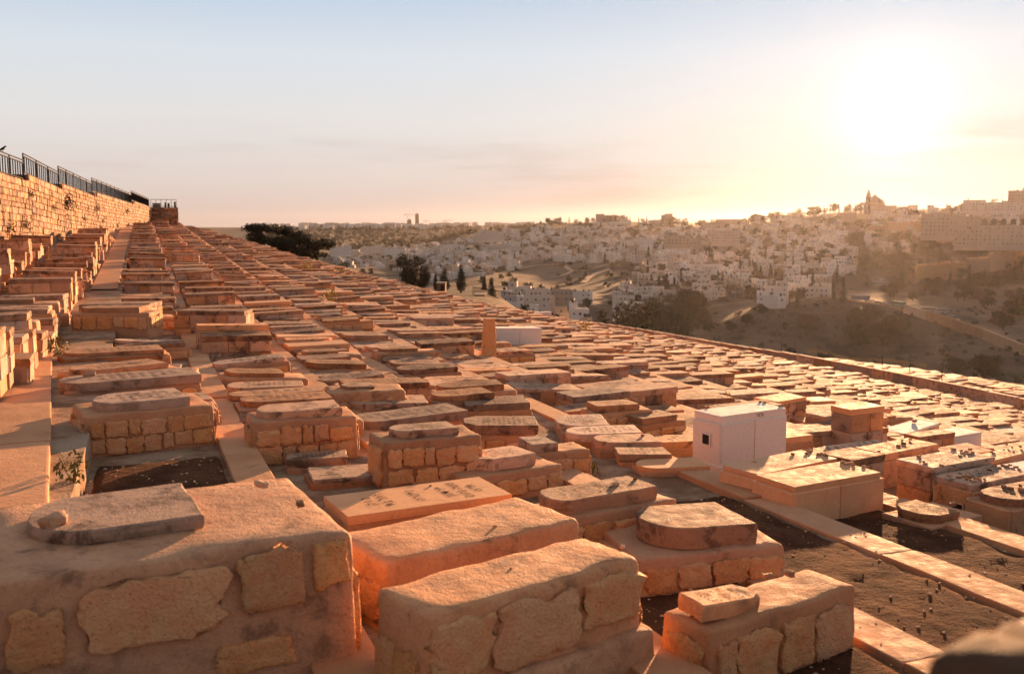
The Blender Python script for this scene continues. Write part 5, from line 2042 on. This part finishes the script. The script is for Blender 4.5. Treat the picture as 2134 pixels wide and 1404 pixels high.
m.box(0, 0, 17.4, 8.3, 8.3, .8)
ob('shaft', m.mesh('shaft', ST), e2)
m = MB()
m.lathe([(3.4, 17.8), (3.4, 20.5), (3.0, 22.5), (1.7, 24.5), (1.3, 26), (.3, 28.5)], 8)
ob('cap', m.mesh('cap', ST), e2)
for s in (-1, 1):
    m = MB()
    m.box(s * 1.7, -3.78, 13.5, 1.3, .4, 3.4)
    ob('window', m.mesh('window', M['win']), e2)
tag(e2, 'bell tower with bulbous cap beside the conical-roofed abbey', 'tower')

# ------------------------------------------------------------------ old city walls
M['citywall'] = stone_mat('city_wall_stone', (.40, .28, .18), (.50, .36, .24), big=.4, bump=.6)
MER = MB()
MER.box(0, 0, .5, 1, 1, 1)
MERM = MER.mesh('merlon', M['citywall'])


def city_wall(pts, hpx, label, d0=420):
    P = [drop(px, py, d0) for px, py in pts]
    e = bpy.data.objects.new('city_wall', None)
    COL.objects.link(e)
    e.location = P[0]
    tag(e, label, 'wall')
    for a, b in zip(P, P[1:]):
        d = b - a
        d.z = 0
        L = d.length
        rz = math.atan2(d.y, d.x)
        h = hpx / F * (a.y + b.y) / 2
        top = (max(a.z, b.z) + min(a.z, b.z)) / 2 + h
        mid = (a + b) / 2 - P[0]
        m = MB()
        lo = min(a.z, b.z) - 4
        m.box(0, 0, (lo + top) / 2 - P[0].z, L + .6, 2.2, top - lo)
        ob('curtain', m.mesh('curtain', M['citywall']), e, (mid.x, mid.y, 0), (0, 0, rz))
        n = int(L / 3.4)
        for k in range(n):
            q = a + (b - a) * ((k + .5) / n) - P[0]
            ob('merlon', MERM, e, (q.x, q.y, top - P[0].z - .02), (0, 0, rz), (1.9, 1.0, 1.5))


city_wall([(1908, 590), (1960, 585), (2010, 581), (2060, 568), (2110, 556)], 34, 'crenellated old city wall above the terraced gardens')
city_wall([(2102, 552), (2134, 556), (2180, 556)], 48, 'massive projecting corner of the old city wall')
city_wall([(1808, 500), (1850, 497), (1925, 486)], 26, 'distant crenellated wall climbing below the abbey')
city_wall([(1926, 486), (1945, 505), (2000, 512)], 24, 'angled stretch of old wall beside the big stone buildings')
block('building', 1985, 1000, 492, 58, 14, 17, HM[2], 'large stone college building with rows of windows behind the old wall', 5101, 'building')
e = block('building', 2095, 930, 512, 44, 16, 16, HM[2], 'long stone building with tall slits and arched gallery', 5102, 'building')
AR = MB()
for q in range(9):
    t = math.pi * q / 8
for q in range(6):
    m = MB()
    x = -18 + q * 7.2
    V = [(x - 2.2, 0, 0), (x + 2.2, 0, 0)] + [(x + 2.2 * math.cos(math.pi * t / 8), 0, 3 + 2.2 * math.sin(math.pi * t / 8)) for t in range(9)]
    n = len(V)
    V2 = [(p[0], .4, p[2]) for p in V]
    m.add(V + V2, [tuple(range(n)), tuple(range(n, 2 * n))[::-1]] + [(i, n + i, n + (i + 1) % n, (i + 1) % n) for i in range(n)])
    ob('arch', m.mesh('arch', M['win']), e, (0, -8.25, 17.2))
block('building', 2118, 1250, 425, 26, 16, 14, HM[2], 'square tower-like building on the right end of the ridge', 5103, 'building')
block('building', 2060, 1240, 440, 60, 16, 9, HM[0], 'long low building on the crest of the ridge', 5104, 'building')

# ------------------------------------------------------------------ roads and tracks
M['asphalt'] = stone_mat('pale_asphalt', (.16, .14, .125), (.22, .19, .17), big=.3, bump=.2, pits=False, rough=1.0, spec=.05)
M['track'] = stone_mat('dirt_track', (.44, .34, .26), (.52, .41, .32), big=.2, bump=.3, pits=False)


def ribbon(name, pts, w, mat, lift, d0=420, steps=6):
    P = [drop(px, py, d0) for px, py in pts]
    Q = []
    for i in range(len(P) - 1):
        p0, p1, p2, p3 = P[max(i - 1, 0)], P[i], P[i + 1], P[min(i + 2, len(P) - 1)]
        for s in range(steps):
            t = s / steps
            Q.append(.5 * ((2 * p1) + (p2 - p0) * t + (2 * p0 - 5 * p1 + 4 * p2 - p3) * t * t + (3 * p1 - p0 - 3 * p2 + p3) * t ** 3))
    Q.append(P[-1])
    V, Fc = [], []
    for i, q in enumerate(Q):
        d = (Q[min(i + 1, len(Q) - 1)] - Q[max(i - 1, 0)])
        d.z = 0
        d.normalize()
        nrm = Vector((-d.y, d.x, 0)) * w / 2
        zz = max(float(ground(q.x + s * nrm.x, q.y + s * nrm.y)) for s in (-1, 0, 1)) + lift
        for s in (-1, 1):
            V.append((q.x + s * nrm.x, q.y + s * nrm.y, zz))
        for s in (-1, 1):
            V.append((q.x + s * nrm.x, q.y + s * nrm.y, zz - 4))
    for i in range(len(Q) - 1):
        a = i * 4
        Fc += [(a, a + 1, a + 5, a + 4), (a + 2, a, a + 4, a + 6), (a + 1, a + 3, a + 7, a + 5)]
    tag(ob(name, new_mesh(name, V, Fc, mat)), kind='structure')
    return Q


RD = [(1690, 628), (1738, 619), (1790, 628), (1850, 637), (1900, 648), (1960, 658), (2010, 672), (2070, 694), (2134, 718), (2200, 742)]
road = ribbon('road', RD, 9, M['asphalt'], .4)
ribbon('road', [(1738, 619), (1700, 612), (1770, 600), (1860, 590), (1900, 565), (1880, 545), (1830, 525), (1780, 505), (1785, 488), (1800, 480)], 7, M['asphalt'], .5, 640)
ribbon('track', [(1050, 568), (1110, 556), (1170, 552), (1195, 565), (1240, 560), (1290, 545)], 6, M['track'], .4, 900)
ribbon('track', [(1195, 565), (1180, 572), (1130, 578)], 4, M['track'], .4, 900)
ribbon('track', [(1215, 590), (1240, 572), (1270, 562)], 6, M['track'], .4, 700)
ribbon('track', [(1990, 668), (2040, 700), (2134, 740), (2200, 765)], 4, M['track'], .6, 420)
# retaining wall under the road
P = [drop(px, py, 420) for px, py in ((1885, 655), (1930, 668), (1985, 685), (2050, 708), (2134, 742))]
rw = bpy.data.objects.new('road_wall', None)
COL.objects.link(rw)
tag(rw, 'pale stone retaining wall carrying the road above the bare slope', 'wall')
for a, b in zip(P, P[1:]):
    d = b - a
    m = MB()
    L = math.hypot(d.x, d.y)
    V = []
    for q in (a, b):
        n = Vector((-d.y, d.x, 0)).normalized() * 1.0
        for s in (-1, 1):
            for z in (-4, 5.2):
                V.append((q.x + n.x * s, q.y + n.y * s, q.z + z))
    m.add(V, BOXF)
    ob('wall_section', m.mesh('wall_section', M['citywall']), rw)

# vehicles
def vehicle(kind, q, d, label, paint, group=None):
    e = bpy.data.objects.new(kind, None)
    COL.objects.link(e)
    e.location = q
    e.rotation_euler = (0, 0, math.atan2(d.y, d.x))
    L, W, H = (11.5, 2.5, 3.2) if kind == 'bus' else (4.4, 1.8, 1.45)
    b = MB()
    if kind == 'bus':
        V, Fc = rbox(L, W, H - .45, .22, (2, 0, 0), 0)
        b.add([(p[0], p[1], p[2] + .45) for p in V], Fc)
    else:
        prof = [(-L / 2, .35), (-L / 2, .85), (-L * .40, .95), (-L * .28, H), (L * .12, H), (L * .27, .95), (L * .48, .80), (L / 2, .55), (L / 2, .35)]
        n = len(prof)
        V = [(x, s * W / 2 * (1 if z < 1.0 else .84), z) for s in (-1, 1) for x, z in prof]
        b.add(V, [tuple(range(n)), tuple(range(n, 2 * n))[::-1]] + [(i, n + i, n + (i + 1) % n, (i + 1) % n) for i in range(n)])
    ob('body', b.mesh('body', paint), e)
    g = MB()
    if kind == 'bus':
        for s in (-1, 1):
            g.box(0, s * (W / 2 + .01), 2.15, L * .93, .03, .95)
        g.box(L / 2 + .01, 0, 2.0, .03, W * .86, 1.4)
        g.box(-L / 2 - .01, 0, 2.2, .03, W * .8, .9)
    else:
        for s in (-1, 1):
            g.box(-L * .08, s * (W * .44 + .03), 1.17, L * .40, .03, .34)
    ob('window', g.mesh('window', M['win']), e)
    for sx in (-.30, .32):
        for s in (-1, 1):
            w = MB()
            r = .5 if kind == 'bus' else .33
            V = [(L * sx + r * math.cos(t * math.pi / 5), s * W / 2 + y, r + r * math.sin(t * math.pi / 5)) for y in (-.12, .04) for t in range(10)]
            w.add(V, [tuple(range(10)), tuple(range(10, 20))[::-1]] + [(i, 10 + i, 10 + (i + 1) % 10, (i + 1) % 10) for i in range(10)])
            ob('wheel', w.mesh('wheel', M['tank']), e)
    tag(e, label, kind, group)


PAINT = {k: simple('paint_' + k, c, .9, 0, .05) for k, c in dict(white=(.36, .36, .36), blue=(.10, .16, .30), green=(.22, .28, .22), grey=(.25, .25, .26), dark=(.05, .05, .06)).items()}


def on_road(px, off):
    best = min(range(len(road)), key=lambda i: abs(proj(*road[i])[0] - px))
    q = road[best]
    d = road[min(best + 1, len(road) - 1)] - road[max(best - 1, 0)]
    d.z = 0
    d.normalize()
    n = Vector((-d.y, d.x, 0))
    p = q + n * off
    zz = max(float(ground(q.x + s * n.x * 4.5, q.y + s * n.y * 4.5)) for s in (-1, 0, 1)) + .4
    return Vector((p.x, p.y, zz)), d


for px, off, k, pc, lb in ((1787, 1.8, 'bus', 'blue', 'blue and white city bus rounding the road bend'), (1863, 1.8, 'bus', 'green', 'pale green bus in the middle of the road'), (1953, 1.8, 'bus', 'white', 'white coach with dark window band on the road'), (1926, -1.8, 'bus', 'grey', 'grey bus just ahead of the white coach')):
    q, d = on_road(px, off)
    vehicle(k, q, d, lb, PAINT[pc])
for i, (px, off) in enumerate(((1762, -1.8), (1808, -1.8), (1817, 1.8), (1830, -1.8), (1842, 1.8), (1848, -1.8), (1888, 2), (1894, -1.8), (1905, -1.8), (1985, 1.8))):
    q, d = on_road(px, off)
    pc = ('white', 'grey', 'white', 'dark')[i % 4]
    vehicle('car', q, d, {'white': 'small white car on the winding road', 'grey': 'small grey car on the winding road', 'dark': 'small dark car on the winding road'}[pc], PAINT[pc], pc + ' cars on the winding road')
for i, (px, py) in enumerate(((1836, 590), (1848, 592), (1842, 598), (1872, 582), (1886, 586))):
    q = drop(px, py, 640)
    vehicle('bus' if i < 3 else 'car', q + Vector((0, 0, .5)), Vector((1, -.15 + .1 * i, 0)), 'white coach parked in the lot above the road' if i < 3 else 'white car parked beside the coaches', PAINT['white'], 'coaches parked above the road' if i < 3 else 'cars parked beside the coaches')

# yellow fence round the lower field
M['fence'] = simple('sunlit_fence', (.42, .26, .10), .7)
P = [drop(px, py, 150) for px, py in ((1682, 742), (1720, 745), (1765, 752), (1800, 757), (1850, 757), (1890, 762), (1932, 768))]
fe = bpy.data.objects.new('fence', None)
COL.objects.link(fe)
tag(fe, 'yellowish picket fence along the far edge of the lower graves', 'fence')
FP = MB()
FP.box(0, 0, .5, 1, 1, 1)
FPM = FP.mesh('picket', M['fence'])
for a, b in zip(P, P[1:]):
    d = b - a
    L = d.length
    n = int(L / 1.1)
    for k in range(n):
        ob('picket', FPM, fe, a + d * (k / n), (0, 0, math.atan2(d.y, d.x)), (.62, .12, 2.1))
    m = MB()
    m.bar(a + Vector((0, 0, 1.6)), b + Vector((0, 0, 1.6)), .2)
    ob('rail', m.mesh('rail', M['fence']), fe)
# dark fence and hut behind the graves
P = [at_dist(px, 300) for px in (985, 1005, 1030, 1055, 1078)]
ZP = [px_z(p.y, y) for p, y in zip(P, (609, 611, 615, 619, 624))]
fe = bpy.data.objects.new('fence', None)
COL.objects.link(fe)
tag(fe, 'dark iron fence running down behind the graves towards the nearest houses', 'fence')
for i in range(4):
    a = Vector((P[i].x, P[i].y, ZP[i]))
    b = Vector((P[i + 1].x, P[i + 1].y, ZP[i + 1]))
    for k in range(9):
        ob('bar', BARM, fe, a + (b - a) * (k / 9) - Vector((0, 0, .9)), (0, 0, 0), (.14, .14, 2.6))
    m = MB()
    m.bar(a + Vector((0, 0, 1.5)), b + Vector((0, 0, 1.5)), .16)
    ob('rail', m.mesh('rail', M['iron']), fe)
for px, d, pb, w, h, mat, lb in ((920, 300, 606, 2.6, 2.4, M['tile'], 'small ruined dark red hut by the cypresses'), (1001, 290, 632, 3.0, 2.6, M['rubble'], 'small brown box-like shed at the end of the iron fence')):
    p = at_dist(px, d)
    e = bpy.data.objects.new('shed', None)
    COL.objects.link(e)
    e.location = (p.x, p.y, px_z(p.y, pb) - 1)
    m = MB()
    m.box(0, 0, h / 2 + .5, w, w, h + 1)
    ob('wall', m.mesh('wall', mat), e)
    m = MB()
    m.box(0, 0, h + 1.1, w + .4, w + .4, .2)
    ob('roof', m.mesh('roof', M['roofdust']), e)
    m = MB()
    m.box(.3, -w / 2 - .02, 1.9, .9, .08, 1.9)
    ob('door', m.mesh('door', M['hole']), e)
    tag(e, lb, 'shed')
# garden wall
P = [drop(px, py, 400) for px, py in ((1280, 655), (1345, 662))]
city = None

# ------------------------------------------------------------------ trees on the hills
TL = {'cypress_tree': 'dark cypress on the hillside among the houses', 'pine_tree': 'dark pine on the hillside among the houses', 'olive_tree': 'rounded olive-green tree on the hillside among the houses'}
rg = random.Random(123)
TREG = [(1300, 1480, 640, 700, 60, 'olive_tree', 12, 'in the dark grove left of the bare slope'), (1290, 1420, 655, 710, 12, 'pine_tree', 13, 'in the dark grove left of the bare slope'), (1340, 1700, 560, 640, 80, 'olive_tree', 9, 'between the valley village houses'), (1340, 1760, 545, 640, 46, 'cypress_tree', 14, 'between the valley village houses'), (1500, 1900, 470, 560, 90, 'pine_tree', 12, 'on the slope under the abbey ridge'), (1000, 1500, 470, 545, 110, 'pine_tree', 12, 'on the middle town hill'), (1000, 1500, 475, 550, 50, 'cypress_tree', 15, 'on the middle town hill'), (700, 1010, 515, 575, 60, 'olive_tree', 11, 'on the slope below the far wooded ridge'), (1850, 2134, 470, 640, 70, 'olive_tree', 10, 'in the gardens round the old city wall'), (1860, 2134, 480, 600, 16, 'cypress_tree', 14, 'in the gardens round the old city wall'), (1090, 1300, 600, 690, 14, 'olive_tree', 6, 'between the nearest houses')]
TNAME = {'cypress_tree': 'dark pointed cypress', 'pine_tree': 'dark spreading pine', 'olive_tree': 'rounded olive-green tree'}
tc_ = []
for (x0, x1, y0, y1, n, kind, h, where) in TREG:
    for i in range(n):
        p = drop(rg.uniform(x0, x1), rg.uniform(y0, y1), 420)
        hh = h * rg.uniform(.7, 1.3)
        tc_.append((p, kind, hh, where))
# single large dark bushes on the bare slope
BIGT = [tree_meshes('round', 80 + i, 3000, .055) for i in range(3)]
BIGP = [tree_meshes('pine', 90 + i, 3000, .055) for i in range(2)]
BIGC = [tree_meshes('cypress', 95 + i, 1500, .04) for i in range(2)]
BIG = [(1785, 718, 76, 'big dark tree on the bare slope', 'pine_tree'), (1808, 722, 46, 'smaller dark tree beside the big one on the bare slope', 'olive_tree'), (1866, 716, 58, 'rounded dark tree group on the bare slope', 'olive_tree'), (1838, 720, 44, 'dark tree between the two tree groups on the bare slope', 'olive_tree'), (1680, 700, 46, 'dark shrub leaning on the left part of the bare slope', 'olive_tree'), (1590, 660, 26, 'thorny scrub along the brink of the bare slope', 'olive_tree'), (1555, 680, 26, 'scrub strip going down the bare slope', 'olive_tree'), (1525, 695, 24, 'lower scrub on the bare slope', 'olive_tree'), (1350, 692, 66, 'largest dark tree beside the boundary wall houses', 'pine_tree'), (1322, 706, 56, 'broad dark tree just above the boundary wall', 'olive_tree'), (1440, 668, 64, 'big dark leafy tree left of the bare slope', 'olive_tree'), (1418, 676, 52, 'leafy tree in front of the big dark one', 'olive_tree'), (1372, 628, 56, 'tall twin cypress, left spire', 'cypress_tree'), (1388, 628, 60, 'tall twin cypress, right spire', 'cypress_tree'), (2050, 800, 60, 'dark tree in the valley bottom', 'olive_tree'), (1990, 785, 40, 'dark shrub at the foot of the bare slope', 'olive_tree'), (2090, 690, 40, 'dark tree by the lower road', 'olive_tree'), (2125, 660, 50, 'tall dark tree by the old wall gardens', 'pine_tree')]
for px, py, hpx, lb, kind in BIG:
    p = drop(px, py, 400)
    h = hpx / F * p.y
    ms = {'cypress_tree': BIGC, 'pine_tree': BIGP, 'olive_tree': BIGT}[kind]
    put_tree(rnd.choice(ms), p, h, h * (1.0 if kind == 'cypress_tree' else 1.25), lb, None, kind)
for i, px in enumerate(np.linspace(1545, 1790, 46)):      # tree line on the ridge
    pxx = px + rg.uniform(-4, 4)
    top = np.interp(pxx, [1545, 1650, 1790], [1760, 1700, 1600])
    p = at_dist(pxx, top)
    tc_.append((p, rg.choice(['pine_tree', 'pine_tree', 'cypress_tree']), rg.uniform(9, 17), 'in the tree line along the ridge left of the abbey'))
for i in range(46):
    p = at_dist(rg.uniform(1130, 1500), rg.uniform(2220, 2380))
    tc_.append((p, rg.choice(['pine_tree', 'pine_tree', 'cypress_tree']), rg.uniform(9, 18), 'on the skyline of the middle town hill'))
for i in range(26):
    p = at_dist(rg.uniform(1850, 2134), rg.uniform(1380, 1480))
    tc_.append((p, rg.choice(['pine_tree', 'cypress_tree']), rg.uniform(8, 15), 'on the ridge right of the abbey'))
tc_.sort(key=lambda t: t[0].length / t[2])
wood = MB()
for n, (p, kind, h, where) in enumerate(tc_):
    ms = {'cypress_tree': FAR_CYP, 'pine_tree': FAR_PINE, 'olive_tree': FAR_OLIVE}[kind]
    wd = h * (.9 if kind == 'cypress_tree' else 1.15)
    m_ = rg.choice(ms)
    if n < 290:
        put_tree(m_, p, h, wd, TNAME[kind] + ' ' + where, 'trees: ' + TNAME[kind] + ' ' + where, kind)
    else:
        Mx = Matrix.Translation(p) @ Matrix.Rotation(rg.uniform(0, 6.3), 4, 'Z') @ Matrix.Diagonal((wd, wd, h, 1))
        for me_, mi_ in ((m_[0], {'cypress_tree': 1, 'pine_tree': 2, 'olive_tree': 0}[kind]), (m_[1], 3)):
            vv = np.zeros(len(me_.vertices) * 3)
            me_.vertices.foreach_get('co', vv)
            wood.add(vv.reshape(-1, 3), [tuple(q.vertices) for q in me_.polygons], mi_, Mx)
# scrub and far woods that read as one mass
for i in range(1500):
    z = rg.random()
    if z < .62:
        p = at_dist(rg.uniform(520, 1150), rg.uniform(2700, 4950))
        s = rg.uniform(7, 13)
    elif z < .82:
        p = drop(rg.uniform(1000, 2134), rg.uniform(465, 600), 600)
        s = rg.uniform(3, 6)
    else:
        p = drop(rg.uniform(1480, 2134), rg.uniform(640, 800), 380)
        s = rg.uniform(.8, 2.6)
    V, Fc = leaf_cloud(rg, [((p.x, p.y, p.z + s * .45), (s * .75, s * .75, s * .55)), ((p.x + s * .5, p.y, p.z + s * .25), (s * .5, s * .5, s * .4))], 46, s * .3, .6)
    wood.add(V, Fc)
tag(ob('scrub', wood.mesh('scrub', [M['olive'], M['cypress'], M['pine'], M['bark']])), 'dark scrub and far-off woods scattered over the hillsides', 'scrub', kind='stuff')

# ------------------------------------------------------------------ hazy evening air
_gm = bpy.data.objects['ground'].data
_gz = np.zeros(len(_gm.vertices) * 3)
_gm.vertices.foreach_get('co', _gz)
_zlo = float(_gz[2::3].min()) - 1.0
hz = MB()
hz.box(0, 0, (_zlo + 78) / 2, 18400, 18400, 78 - _zlo)
t = bpy.data.materials.new('haze')
t.use_nodes = True
t.node_tree.nodes.clear()
pv = t.node_tree.nodes.new('ShaderNodeVolumePrincipled')
pv.inputs['Color'].default_value = (.94, .88, .87, 1)
pv.inputs['Density'].default_value = .0000095
pv.inputs['Anisotropy'].default_value = .78
mo = t.node_tree.nodes.new('ShaderNodeOutputMaterial')
t.node_tree.links.new(pv.outputs[0], mo.inputs['Volume'])
tag(ob('haze', hz.mesh('haze', t)), 'warm evening haze filling the valley', 'haze', kind='stuff')
